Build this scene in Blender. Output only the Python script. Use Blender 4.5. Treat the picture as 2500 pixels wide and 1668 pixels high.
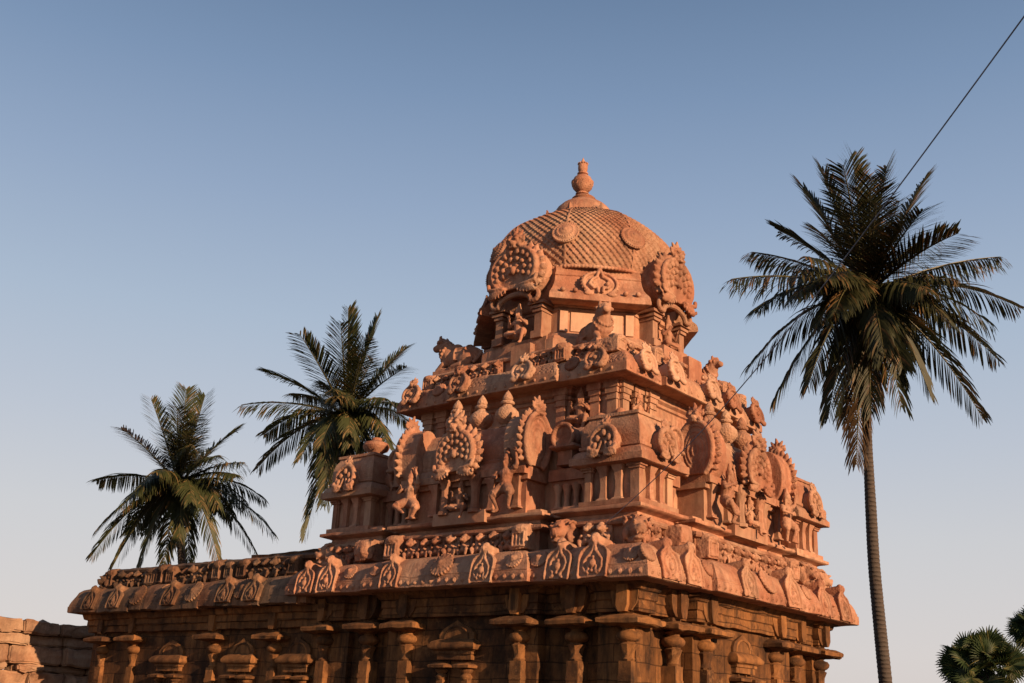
import bpy, bmesh, math, random
from mathutils import Vector, Matrix, noise
random.seed(7)
for o in list(bpy.data.objects): bpy.data.objects.remove(o)
scene = bpy.context.scene
R_ = math.radians
PI = math.pi

# ------------------------------------------------------------------ camera
CAM = Vector((13.524, -18.655, 1.6))
yaw, pit, rol, FPX = R_(-40.193), R_(19.013), R_(2.7535), 2740.3
d_ = Vector((math.sin(yaw)*math.cos(pit), math.cos(yaw)*math.cos(pit), math.sin(pit)))
r_ = d_.cross(Vector((0, 0, 1))).normalized(); u_ = r_.cross(d_)
r2 = r_*math.cos(rol)+u_*math.sin(rol); u2 = -r_*math.sin(rol)+u_*math.cos(rol)
cd = bpy.data.cameras.new('camera'); cam = bpy.data.objects.new('camera', cd)
scene.collection.objects.link(cam); scene.camera = cam
cam.matrix_world = Matrix(((r2.x, u2.x, -d_.x, CAM.x), (r2.y, u2.y, -d_.y, CAM.y), (r2.z, u2.z, -d_.z, CAM.z), (0, 0, 0, 1)))
cd.sensor_width = 36; cd.lens = FPX/2500*36; cd.clip_start = .1; cd.clip_end = 6000
def at(x, y, D):
    """world point seen at photo pixel (x,y), D metres away: used to measure where things stand"""
    return CAM + (d_ + r2*((x-1250)/FPX) - u2*((y-834)/FPX))*D

# ------------------------------------------------------------------ light, sky, exposure
SUN_AZ = R_(-9.3)     # direction to the sun in the ground plane, from +X towards -Y
SUN_EL = R_(13)
sv = Vector((math.cos(SUN_AZ)*math.cos(SUN_EL), math.sin(SUN_AZ)*math.cos(SUN_EL), math.sin(SUN_EL)))
ld = bpy.data.lights.new('sun', 'SUN'); ld.energy = 5.0; ld.angle = R_(.55); ld.color = (1, .65, .38)
sun = bpy.data.objects.new('sun', ld); scene.collection.objects.link(sun)
sun.rotation_euler = sv.to_track_quat('Z', 'Y').to_euler(); sun.location = (60, -14, 20)
w = bpy.data.worlds.new('World'); scene.world = w; w.use_nodes = True
nt = w.node_tree; N = nt.nodes; LK = nt.links; N.clear()
out = N.new('ShaderNodeOutputWorld'); bg = N.new('ShaderNodeBackground'); sky = N.new('ShaderNodeTexSky')
sky.sky_type = 'NISHITA'; sky.sun_disc = False; sky.sun_elevation = SUN_EL
sky.sun_rotation = math.atan2(sv.x, sv.y); sky.air_density = 1.0; sky.dust_density = 1.5; sky.ozone_density = 2
tc = N.new('ShaderNodeTexCoord'); sp = N.new('ShaderNodeSeparateXYZ'); LK.new(tc.outputs['Generated'], sp.inputs[0])
rp = N.new('ShaderNodeValToRGB'); LK.new(sp.outputs['Z'], rp.inputs[0])
def hx(r, g, b):
    f = lambda c: ((c/255+.055)/1.055)**2.4 if c > 10 else c/255/12.92
    return (f(r)*10.7, f(g)*10.6, f(b)*10.5, 1)
els = [(0.0, hx(212, 202, 199)), (.07, hx(213, 207, 206)), (.16, hx(203, 204, 208)), (.24, hx(187, 195, 208)), (.33, hx(169, 185, 205)), (.43, hx(146, 166, 194)), (.52, hx(123, 147, 179)), (.62, hx(97, 122, 155)), (.8, hx(74, 98, 134))]
rp.color_ramp.elements[0].position = els[0][0]; rp.color_ramp.elements[0].color = els[0][1]
rp.color_ramp.elements[1].position = els[1][0]; rp.color_ramp.elements[1].color = els[1][1]
for p_, c_ in els[2:]:
    e = rp.color_ramp.elements.new(p_); e.color = c_
mx = N.new('ShaderNodeMix'); mx.data_type = 'RGBA'; mx.inputs['Factor'].default_value = .92
LK.new(sky.outputs[0], mx.inputs['A']); LK.new(rp.outputs[0], mx.inputs['B'])
LK.new(mx.outputs['Result'], bg.inputs[0]); bg.inputs[1].default_value = .0574; LK.new(bg.outputs[0], out.inputs[0])
scene.view_settings.view_transform = 'Standard'; scene.view_settings.look = 'None'
scene.view_settings.exposure = .8; scene.view_settings.gamma = 1

# ------------------------------------------------------------------ materials
def nodes(name):
    m = bpy.data.materials.new(name); m.use_nodes = True
    t = m.node_tree; b = t.nodes['Principled BSDF']
    return m, t, b
def NN(t, ty, **k):
    n = t.nodes.new(ty)
    for a, v in k.items():
        if a in n.inputs: n.inputs[a].default_value = v
        else: setattr(n, a, v)
    return n
def mixc(t, fac, a, b, blend='MIX'):
    n = t.nodes.new('ShaderNodeMix'); n.data_type = 'RGBA'; n.blend_type = blend
    for s, v in (('Factor', fac), ('A', a), ('B', b)):
        if isinstance(v, (tuple, float, int)): n.inputs[s].default_value = v
        else: t.links.new(v, n.inputs[s])
    return n.outputs['Result']
def ramp(t, src, stops):
    n = t.nodes.new('ShaderNodeValToRGB'); t.links.new(src, n.inputs[0])
    e = n.color_ramp.elements
    e[0].position, e[0].color = stops[0][0], stops[0][1]; e[1].position, e[1].color = stops[1][0], stops[1][1]
    for p, c in stops[2:]: q = e.new(p); q.color = c
    return n.outputs[0]
def g(v): return (v, v, v, 1)
def stone(name, c1, c2, c3, stain, stain_amt, bump=.5, grain=60, mode=None, pits=0.0, gold=(.80, .56, .36)):
    m, t, b = nodes(name); L = t.links
    co = NN(t, 'ShaderNodeTexCoord'); oi = NN(t, 'ShaderNodeObjectInfo')
    ad = NN(t, 'ShaderNodeVectorMath', operation='MULTIPLY_ADD'); L.new(oi.outputs['Random'], ad.inputs[0]); ad.inputs[1].default_value = (17, 9, 5); L.new(co.outputs['Object'], ad.inputs[2])
    V = ad.outputs[0]
    n1 = NN(t, 'ShaderNodeTexNoise', Scale=1.1, Detail=7.0, Roughness=.62); L.new(V, n1.inputs['Vector'])
    n2 = NN(t, 'ShaderNodeTexNoise', Scale=7.0, Detail=6.0, Roughness=.7); L.new(V, n2.inputs['Vector'])
    n3 = NN(t, 'ShaderNodeTexNoise', Scale=float(grain), Detail=4.0, Roughness=.7); L.new(V, n3.inputs['Vector'])
    col = ramp(t, n1.outputs[0], [(.33, c1), (.52, c2), (.68, c3)])
    col = mixc(t, ramp(t, n2.outputs[0], [(.4, g(0)), (.72, g(.55))]), col, tuple(x*.66 for x in c1[:3])+(1,))
    mp = NN(t, 'ShaderNodeMapping'); mp.inputs['Scale'].default_value = (1.6, 1.6, .55); L.new(V, mp.inputs[0])
    n4 = NN(t, 'ShaderNodeTexNoise', Scale=1.7, Detail=8.0, Roughness=.68); L.new(mp.outputs[0], n4.inputs['Vector'])
    col = mixc(t, ramp(t, n4.outputs[0], [(.56-.14*stain_amt, g(0)), (.72, g(min(1, stain_amt)))]), col, stain)
    n5 = NN(t, 'ShaderNodeTexNoise', Scale=.55, Detail=9.0, Roughness=.72); L.new(V, n5.inputs['Vector'])
    col = mixc(t, ramp(t, n5.outputs[0], [(.42, g(0)), (.60, g(.75))]), col, tuple((a_*.35+b_*.65) for a_, b_ in zip(c3[:3], (c3[0]*gold[0], c3[0]*gold[1], c3[0]*gold[2])))+(1,))
    n6 = NN(t, 'ShaderNodeTexNoise', Scale=3.3, Detail=9.0, Roughness=.75); L.new(mp.outputs[0], n6.inputs['Vector'])
    col = mixc(t, ramp(t, n6.outputs[0], [(.50, g(0)), (.66, g(.62*stain_amt))]), col, stain)
    mp2 = NN(t, 'ShaderNodeMapping'); mp2.inputs['Scale'].default_value = (6.5, 6.5, .7); L.new(co.outputs['Object'], mp2.inputs[0])
    n7 = NN(t, 'ShaderNodeTexNoise', Scale=1.0, Detail=6.0, Roughness=.6); L.new(mp2.outputs[0], n7.inputs['Vector'])
    stk = NN(t, 'ShaderNodeMath', operation='MULTIPLY'); L.new(ramp(t, n7.outputs[0], [(.50, g(0)), (.66, g(1))]), stk.inputs[0]); L.new(ramp(t, n1.outputs[0], [(.40, g(.15)), (.62, g(1))]), stk.inputs[1])
    stf = NN(t, 'ShaderNodeMath', operation='MULTIPLY'); L.new(stk.outputs[0], stf.inputs[0]); stf.inputs[1].default_value = .75*min(1.2, stain_amt)
    col = mixc(t, stf.outputs[0], col, stain)
    n8 = NN(t, 'ShaderNodeTexNoise', Scale=2.3, Detail=10.0, Roughness=.8); L.new(V, n8.inputs['Vector'])
    col = mixc(t, ramp(t, n8.outputs[0], [(.56, g(0)), (.64, g(.45))]), col, tuple(min(.8, x*f_) for x, f_ in zip(c3[:3], (1.22, 1.32, 1.42)))+(1,))
    ov = NN(t, 'ShaderNodeMath', operation='MULTIPLY_ADD'); L.new(oi.outputs['Random'], ov.inputs[0]); ov.inputs[1].default_value = .34; ov.inputs[2].default_value = .80
    ovc = NN(t, 'ShaderNodeCombineColor'); [L.new(ov.outputs[0], ovc.inputs[q_]) for q_ in range(3)]
    col = mixc(t, 1.0, col, ovc.outputs[0], 'MULTIPLY')
    hgt = NN(t, 'ShaderNodeMath', operation='MULTIPLY_ADD'); L.new(n2.outputs[0], hgt.inputs[0]); hgt.inputs[1].default_value = 1.3
    L.new(n3.outputs[0], hgt.inputs[2]); H = hgt.outputs[0]
    if mode == 'blocks':
        spx = NN(t, 'ShaderNodeSeparateXYZ'); wv = NN(t, 'ShaderNodeTexNoise', Scale=1.3, Detail=2.0); L.new(co.outputs['Object'], wv.inputs['Vector'])
        dis = NN(t, 'ShaderNodeVectorMath', operation='MULTIPLY_ADD'); L.new(wv.outputs['Color'], dis.inputs[0]); dis.inputs[1].default_value = (.16, .16, .10); L.new(co.outputs['Object'], dis.inputs[2])
        L.new(dis.outputs[0], spx.inputs[0])
        sm = NN(t, 'ShaderNodeMath', operation='ADD'); L.new(spx.outputs['X'], sm.inputs[0]); L.new(spx.outputs['Y'], sm.inputs[1])
        cb = NN(t, 'ShaderNodeCombineXYZ'); L.new(sm.outputs[0], cb.inputs[0]); L.new(spx.outputs['Z'], cb.inputs[1])
        br = NN(t, 'ShaderNodeTexBrick', Scale=1.0); L.new(cb.outputs[0], br.inputs['Vector'])
        br.inputs['Brick Width'].default_value = .62; br.inputs['Row Height'].default_value = .27; br.inputs['Mortar Size'].default_value = .011; br.inputs['Mortar Smooth'].default_value = .5
        br.inputs['Color1'].default_value = g(.55); br.inputs['Color2'].default_value = g(1); br.inputs['Mortar'].default_value = g(.22); br.offset = .37; br.squash = 1.3; br.squash_frequency = 3
        col = mixc(t, .8, col, br.outputs['Color'], 'MULTIPLY')
        h2 = NN(t, 'ShaderNodeMath', operation='MULTIPLY_ADD'); L.new(br.outputs['Fac'], h2.inputs[0]); h2.inputs[1].default_value = -3.0; L.new(H, h2.inputs[2]); H = h2.outputs[0]
    if mode == 'cells':
        spx = NN(t, 'ShaderNodeSeparateXYZ'); L.new(co.outputs['Object'], spx.inputs[0])
        sm = NN(t, 'ShaderNodeMath', operation='ADD'); L.new(spx.outputs['X'], sm.inputs[0]); L.new(spx.outputs['Y'], sm.inputs[1])
        vo = NN(t, 'ShaderNodeTexVoronoi', voronoi_dimensions='1D', Scale=1.6); L.new(sm.outputs[0], vo.inputs['W'])
        bwn = NN(t, 'ShaderNodeSeparateColor'); L.new(vo.outputs['Color'], bwn.inputs[0])
        col = mixc(t, 1.0, col, ramp(t, bwn.outputs[0], [(0, (.55, .58, .6, 1)), (.5, (1, .95, .9, 1)), (1, (1.25, .95, .75, 1))]), 'MULTIPLY')
    if mode == 'lattice':
        spx = NN(t, 'ShaderNodeSeparateXYZ'); L.new(co.outputs['Object'], spx.inputs[0])
        sm = NN(t, 'ShaderNodeMath', operation='ADD'); L.new(spx.outputs['X'], sm.inputs[0]); L.new(spx.outputs['Y'], sm.inputs[1])
        mm = None
        for sg in (1, -1):
            q = NN(t, 'ShaderNodeMath', operation='MULTIPLY_ADD'); L.new(spx.outputs['Z'], q.inputs[0]); q.inputs[1].default_value = 1.0*sg; L.new(sm.outputs[0], q.inputs[2])
            q2 = NN(t, 'ShaderNodeMath', operation='PINGPONG'); L.new(q.outputs[0], q2.inputs[0]); q2.inputs[1].default_value = .06
            q3 = NN(t, 'ShaderNodeMath', operation='LESS_THAN'); L.new(q2.outputs[0], q3.inputs[0]); q3.inputs[1].default_value = .012
            if mm is None: mm = q3.outputs[0]
            else:
                q4 = NN(t, 'ShaderNodeMath', operation='MAXIMUM'); L.new(mm, q4.inputs[0]); L.new(q3.outputs[0], q4.inputs[1]); mm = q4.outputs[0]
        h2 = NN(t, 'ShaderNodeMath', operation='MULTIPLY_ADD'); L.new(mm, h2.inputs[0]); h2.inputs[1].default_value = -3.5; L.new(H, h2.inputs[2]); H = h2.outputs[0]
    if pits > 0:
        vp = NN(t, 'ShaderNodeTexVoronoi', Scale=26.0); L.new(V, vp.inputs['Vector'])
        h3 = NN(t, 'ShaderNodeMath', operation='MULTIPLY_ADD'); L.new(vp.outputs['Distance'], h3.inputs[0]); h3.inputs[1].default_value = pits; L.new(H, h3.inputs[2]); H = h3.outputs[0]
    bp = NN(t, 'ShaderNodeBump', Strength=bump, Distance=.025); L.new(H, bp.inputs['Height']); L.new(bp.outputs[0], b.inputs['Normal'])
    L.new(col, b.inputs['Base Color']); b.inputs['Roughness'].default_value = .92
    b.inputs['Specular IOR Level'].default_value = .2
    return m
OC = ((0.277, 0.115, 0.068, 1), (0.366, 0.163, 0.096, 1), (0.429, 0.207, 0.131, 1))
M_och = stone('ochre_plaster', *OC, (0.103, 0.049, 0.033, 1), .7, .3)
M_orn = stone('ochre_carving', (0.271, 0.109, 0.062, 1), (0.361, 0.156, 0.091, 1), (0.444, 0.214, 0.135, 1), (0.103, 0.049, 0.033, 1), .65, .42, 75, pits=.9)
M_fig = stone('ochre_sculpture', (0.271, 0.109, 0.062, 1), (0.361, 0.156, 0.091, 1), (0.444, 0.214, 0.135, 1), (0.119, 0.057, 0.038, 1), .5, .22, 90, pits=.4)
M_pale = stone('pale_stucco', (0.349, 0.179, 0.114, 1), (0.429, 0.237, 0.157, 1), (0.477, 0.277, 0.192, 1), (0.158, 0.087, 0.055, 1), .4, .3, 80)
M_pot = stone('pitted_pot_stone', (0.295, 0.139, 0.083, 1), (0.373, 0.190, 0.117, 1), (0.437, 0.240, 0.157, 1), (0.143, 0.072, 0.048, 1), .5, .5, 60, pits=1.6)
M_lat = stone('lattice_plaster', *OC, (0.095, 0.045, 0.033, 1), .75, .3)
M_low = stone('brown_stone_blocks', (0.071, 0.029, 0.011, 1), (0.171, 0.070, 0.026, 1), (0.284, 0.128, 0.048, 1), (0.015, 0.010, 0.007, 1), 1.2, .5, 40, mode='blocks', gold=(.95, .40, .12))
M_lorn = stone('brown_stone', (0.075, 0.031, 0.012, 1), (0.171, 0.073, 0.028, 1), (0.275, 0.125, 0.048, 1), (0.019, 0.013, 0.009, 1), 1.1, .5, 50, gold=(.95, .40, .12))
M_hall = stone('weathered_cornice_stone', (0.122, 0.057, 0.031, 1), (0.190, 0.097, 0.054, 1), (0.264, 0.145, 0.088, 1), (0.034, 0.021, 0.016, 1), 1.1, .55, 45, mode='cells')
M_wall = stone('granite_block', (0.193, 0.098, 0.057, 1), (0.289, 0.160, 0.094, 1), (0.369, 0.217, 0.136, 1), (0.064, 0.043, 0.031, 1), .6, .6, 30)
def plain(name, c, rough=.7, var=.35, scale=6.0):
    m, t, b = nodes(name); n = NN(t, 'ShaderNodeTexNoise', Scale=scale, Detail=5.0); co = NN(t, 'ShaderNodeTexCoord'); t.links.new(co.outputs['Object'], n.inputs['Vector'])
    cc = ramp(t, n.outputs[0], [(.3, tuple(x*(1-var) for x in c)+(1,)), (.7, tuple(x*(1+var) for x in c)+(1,))])
    t.links.new(cc, b.inputs['Base Color']); b.inputs['Roughness'].default_value = rough
    return m
def leafmat(name, c, c2, dry, trans=.25):
    m, t, b = nodes(name); L = t.links
    ge = NN(t, 'ShaderNodeNewGeometry'); co = NN(t, 'ShaderNodeTexCoord'); n = NN(t, 'ShaderNodeTexNoise', Scale=1.4, Detail=3.0); L.new(co.outputs['Object'], n.inputs['Vector'])
    col = mixc(t, n.outputs[0], c, c2)
    mth = NN(t, 'ShaderNodeMath', operation='MULTIPLY'); L.new(ge.outputs['Random Per Island'], mth.inputs[0]); L.new(n.outputs[0], mth.inputs[1])
    col = mixc(t, ramp(t, mth.outputs[0], [(.34, g(0)), (.5, g(1))]), col, dry)
    L.new(col, b.inputs['Base Color']); b.inputs['Roughness'].default_value = .55; b.inputs['Specular IOR Level'].default_value = .28
    tr = NN(t, 'ShaderNodeBsdfTranslucent'); L.new(col, tr.inputs[0]); mxs = NN(t, 'ShaderNodeMixShader', Fac=trans)
    o = t.nodes['Material Output']; L.new(b.outputs[0], mxs.inputs[1]); L.new(tr.outputs[0], mxs.inputs[2]); L.new(mxs.outputs[0], o.inputs[0])
    return m
M_leaf = leafmat('palm_leaflet', (.019, .025, .009, 1), (.042, .041, .015, 1), (.14, .08, .032, 1))
M_leaf2 = leafmat('palm_leaflet_far', (.026, .036, .012, 1), (.056, .060, .021, 1), (.17, .11, .045, 1))
M_dead = leafmat('dry_leaflet', (.055, .032, .015, 1), (.085, .052, .023, 1), (.11, .065, .03, 1))
M_fan = leafmat('fan_leaf', (.017, .034, .012, 1), (.042, .062, .020, 1), (.12, .105, .03, 1))
M_rach = plain('palm_midrib', (.06, .055, .02), .5)
M_flow = plain('palm_flower', (.5, .22, .05), .6, .5, 12)
M_cable = plain('grey_cable', (.14, .16, .20), .5)
M_ground = plain('dry_earth', (.075, .048, .032), .95, .4, .6)
def trunkmat():
    m, t, b = nodes('palm_bark'); L = t.links; co = NN(t, 'ShaderNodeTexCoord')
    sx = NN(t, 'ShaderNodeSeparateXYZ'); L.new(co.outputs['Object'], sx.inputs[0])
    n = NN(t, 'ShaderNodeTexNoise', Scale=5.0, Detail=6.0); L.new(co.outputs['Object'], n.inputs['Vector'])
    q = NN(t, 'ShaderNodeMath', operation='MULTIPLY_ADD'); L.new(n.outputs[0], q.inputs[0]); q.inputs[1].default_value = .08; L.new(sx.outputs['Z'], q.inputs[2])
    p = NN(t, 'ShaderNodeMath', operation='PINGPONG'); L.new(q.outputs[0], p.inputs[0]); p.inputs[1].default_value = .055
    r = ramp(t, p.outputs[0], [(0, (.085, .064, .052, 1)), (.02, (.042, .030, .024, 1)), (.055, (.052, .038, .030, 1))])
    r = mixc(t, ramp(t, n.outputs[0], [(.4, g(0)), (.8, g(1))]), r, (.052, .043, .037, 1)); L.new(r, b.inputs['Base Color'])
    b.inputs['Roughness'].default_value = .9
    s = NN(t, 'ShaderNodeMath', operation='MULTIPLY_ADD'); L.new(p.outputs[0], s.inputs[0]); s.inputs[1].default_value = -12.0; L.new(n.outputs[0], s.inputs[2])
    bp = NN(t, 'ShaderNodeBump', Strength=.9, Distance=.03); L.new(s.outputs[0], bp.inputs['Height']); L.new(bp.outputs[0], b.inputs['Normal'])
    return m
M_trunk = trunkmat()

# ------------------------------------------------------------------ mesh builder
def T(x, y=0, z=0): return Matrix.Translation((x, y, z))
def RZ(a): return Matrix.Rotation(a, 4, 'Z')
def RX(a): return Matrix.Rotation(a, 4, 'X')
def RY(a): return Matrix.Rotation(a, 4, 'Y')
def SC(x, y, z): return Matrix.Diagonal((x, y, z, 1))
class MB:
    def __init__(s): s.v = []; s.f = []
    def add(s, vs, fs, M=None):
        o = len(s.v)
        s.v += [tuple(M @ Vector(p)) if M is not None else tuple(p) for p in vs]
        s.f += [tuple(i+o for i in f) for f in fs]
    def box(s, x0, x1, y0, y1, z0, z1, M=None, taper=0):
        t = taper
        s.add([(x0, y0, z0), (x1, y0, z0), (x1, y1, z0), (x0, y1, z0), (x0+t, y0+t, z1), (x1-t, y0+t, z1), (x1-t, y1-t, z1), (x0+t, y1-t, z1)],
              [(0, 3, 2, 1), (4, 5, 6, 7), (0, 1, 5, 4), (1, 2, 6, 5), (2, 3, 7, 6), (3, 0, 4, 7)], M)
    def ell(s, c, r, rot=None, n=12, m=8):
        if isinstance(r, (int, float)): r = (r, r, r)
        vs = [(0, 0, -1)]
        for j in range(1, m):
            a = -PI/2+PI*j/m
            for i in range(n):
                b = 2*PI*i/n; vs.append((math.cos(a)*math.cos(b), math.cos(a)*math.sin(b), math.sin(a)))
        vs.append((0, 0, 1)); fs = []
        for i in range(n): fs.append((0, 1+(i+1) % n, 1+i))
        for j in range(m-2):
            for i in range(n):
                a = 1+j*n+i; b = 1+j*n+(i+1) % n; fs.append((a, b, b+n, a+n))
        k = len(vs)-1
        for i in range(n): fs.append((k, 1+(m-2)*n+i, 1+(m-2)*n+(i+1) % n))
        M = T(*c) @ (rot if rot is not None else Matrix.Identity(4)) @ SC(*r)
        s.add(vs, fs, M)
    def cone(s, p, q, r1, r2, n=10, cap=True):
        p = Vector(p); q = Vector(q); d = q-p; L = d.length
        if L < 1e-6: return
        M = Matrix.Translation(p) @ d.to_track_quat('Z', 'Y').to_matrix().to_4x4()
        vs = [(r1*math.cos(2*PI*i/n), r1*math.sin(2*PI*i/n), 0) for i in range(n)]+[(r2*math.cos(2*PI*i/n), r2*math.sin(2*PI*i/n), L) for i in range(n)]
        fs = [(i, (i+1) % n, n+(i+1) % n, n+i) for i in range(n)]
        if cap: fs += [tuple(reversed(range(n))), tuple(range(n, 2*n))]
        s.add(vs, fs, M)
    def cap(s, p, q, r1, r2, n=10):
        s.cone(p, q, r1, r2, n); s.ell(p, r1, None, n, 6); s.ell(q, r2, None, n, 6)
    def chain(s, pts, rs, n=8):
        for i in range(len(pts)-1):
            a = rs[i] if hasattr(rs, '__len__') else rs; b = rs[i+1] if hasattr(rs, '__len__') else rs
            s.cone(pts[i], pts[i+1], a, b, n); s.ell(pts[i], a, None, n, 6)
        s.ell(pts[-1], rs[-1] if hasattr(rs, '__len__') else rs, None, n, 6)
    def prism(s, poly, y0, y1, M=None):       # poly in x,z ; extruded along y
        n = len(poly)
        s.add([(x, y0, z) for x, z in poly]+[(x, y1, z) for x, z in poly],
              [tuple(range(n)), tuple(reversed(range(n, 2*n)))]+[(i, n+i, n+(i+1) % n, (i+1) % n) for i in range(n)], M)
    def stack(s, n, prof, M=None, rot=0, capt=True, capb=True):     # n-gon lathe; prof (r,z), r = apothem
        k = 1/math.cos(PI/n) if n < 12 else 1
        vs = []; 
        for r, z in prof: vs += [(r*k*math.cos(rot+2*PI*(i+.5)/n), r*k*math.sin(rot+2*PI*(i+.5)/n), z) for i in range(n)]
        fs = []
        for j in range(len(prof)-1):
            for i in range(n): a = j*n+i; b = j*n+(i+1) % n; fs.append((a, b, b+n, a+n))
        if capb: fs.append(tuple(reversed(range(n))))
        if capt: fs.append(tuple(range((len(prof)-1)*n, len(prof)*n)))
        s.add(vs, fs, M)
    def mesh(s, name, amp=0, fr=3.0, ang=40):
        me = bpy.data.meshes.new(name); me.from_pydata(s.v, [], s.f)
        if amp: jitter(me, amp, fr)
        me.validate(); me.update()
        bm = bmesh.new(); bm.from_mesh(me); bmesh.ops.recalc_face_normals(bm, faces=bm.faces[:]); bm.to_mesh(me); bm.free()
        me.polygons.foreach_set('use_smooth', [True]*len(me.polygons)); me.set_sharp_from_angle(angle=R_(ang))
        return me
def jitter(me, amp, fr=3.0):
    for v in me.vertices:
        p = v.co; q = p*fr
        n = noise.noise_vector(q)*.65+noise.noise_vector(q*3.1+Vector((5, 3, 1)))*.35
        if amp >= .01: c_ = noise.noise(p*2.7+Vector((9, 1, 4))); n = n*(1+2.2*max(0, c_-.18)/.3)
        v.co = p+n*amp
def sculpt(s, name, vox=.014, amp=.006, fr=9.0, smooth=1):
    me = bpy.data.meshes.new('tmp'); me.from_pydata(s.v, [], s.f)
    o = bpy.data.objects.new('tmp', me); scene.collection.objects.link(o)
    m = o.modifiers.new('r', 'REMESH'); m.mode = 'VOXEL'; m.voxel_size = vox; m.use_smooth_shade = True
    if smooth: k = o.modifiers.new('s', 'SMOOTH'); k.iterations = smooth; k.factor = .5
    dg = bpy.context.evaluated_depsgraph_get(); dg.update()
    r = bpy.data.meshes.new_from_object(o.evaluated_get(dg)); r.name = name
    bpy.data.objects.remove(o); bpy.data.meshes.remove(me)
    if amp: jitter(r, amp, fr)
    r.polygons.foreach_set('use_smooth', [True]*len(r.polygons)); r.update()
    return r
# ------------------------------------------------------------------ objects
WM = {}
def mk(name, me, mat, parent=None, M=None):
    o = bpy.data.objects.new(name, me); scene.collection.objects.link(o)
    M = M if M is not None else Matrix.Identity(4)
    if me is not None and mat is not None:
        if len(me.materials) == 0: me.materials.append(mat)
        elif me.materials[0] != mat: o.material_slots[0].link = 'OBJECT'; o.material_slots[0].material = mat
    if parent is not None:
        o.parent = parent; o.matrix_basis = WM[parent.name].inverted() @ M
    else: o.matrix_basis = M
    WM[o.name] = M.copy()
    return o
def tag(o, label=None, cat=None, group=None, kind=None):
    if label: o['label'] = label
    if cat: o['category'] = cat
    if group: o['group'] = group
    if kind: o['kind'] = kind
    return o
CY = -.32
def FM(k): return T(0, CY, 0) @ RZ(PI/2*k)
def dist(k, a): return a+CY if k % 2 == 0 else a
def half(k, a): return a if k % 2 == 0 else a+CY
def rectplan(a, steps=()):
    pts = []
    for k in range(4):
        h = half(k, a); d = dist(k, a); M = FM(k)
        loc = [(-h, -d)]; p = 0
        for s_, pr in steps: loc += [(-s_, -d-p), (-s_, -d-pr)]; p = pr
        for i in range(len(steps)-1, -1, -1):
            s_, pr = steps[i]; q = steps[i-1][1] if i > 0 else 0
            loc += [(s_, -d-pr), (s_, -d-q)]
        for x, y in loc: v = M @ Vector((x, y, 0)); pts.append((v.x, v.y))
    return pts
def polyplan(n, r, c=(0, CY), rot=PI/8):
    return [(c[0]+r*math.cos(rot+2*PI*i/n), c[1]+r*math.sin(rot+2*PI*i/n)) for i in range(n)]
def sweep(s, plan, prof, seg=.12, capt=True, capb=False, disp=None):
    P = [Vector(p) for p in plan]; P = [p for i, p in enumerate(P) if (p-P[i-1]).length > 1e-5]; m = len(P); off = []
    for i in range(m):
        e1 = (P[i]-P[i-1]).normalized(); e2 = (P[(i+1) % m]-P[i]).normalized()
        n1 = Vector((e1.y, -e1.x)); n2 = Vector((e2.y, -e2.x)); off.append((n1+n2)/max(.2, 1+n1.dot(n2)))
    ks = [max(1, int((P[(i+1) % m]-P[i]).length/seg)) for i in range(m)]
    n = sum(ks); vs = []; fs = []; tl = 0; po = prof[0]
    for o, z in prof:
        tl += math.hypot(o-po[0], z-po[1]); po = (o, z); sl = 0
        for i in range(m):
            a = P[i]+off[i]*o; b = P[(i+1) % m]+off[(i+1) % m]*o; e = (P[(i+1) % m]-P[i]); L = e.length; e = e/L; nn = Vector((e.y, -e.x))
            for j in range(ks[i]):
                p = a.lerp(b, j/ks[i])
                if disp: p = p+nn*disp(sl+L*j/ks[i], tl, z)
                vs.append((p.x, p.y, z))
            sl += L
    for j in range(len(prof)-1):
        for i in range(n): a = j*n+i; b = j*n+(i+1) % n; fs.append((a, b, b+n, a+n))
    if capt: fs.append(tuple(range((len(prof)-1)*n, len(prof)*n)))
    if capb: fs.append(tuple(reversed(range(n))))
    s.add(vs, fs)
def refine(prof, d):
    out = [prof[0]]
    for a, b in zip(prof[:-1], prof[1:]):
        k = max(1, int(math.hypot(b[0]-a[0], b[1]-a[1])/d)); out += [(a[0]+(b[0]-a[0])*i/k, a[1]+(b[1]-a[1])*i/k) for i in range(1, k+1)]
    return out

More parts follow.
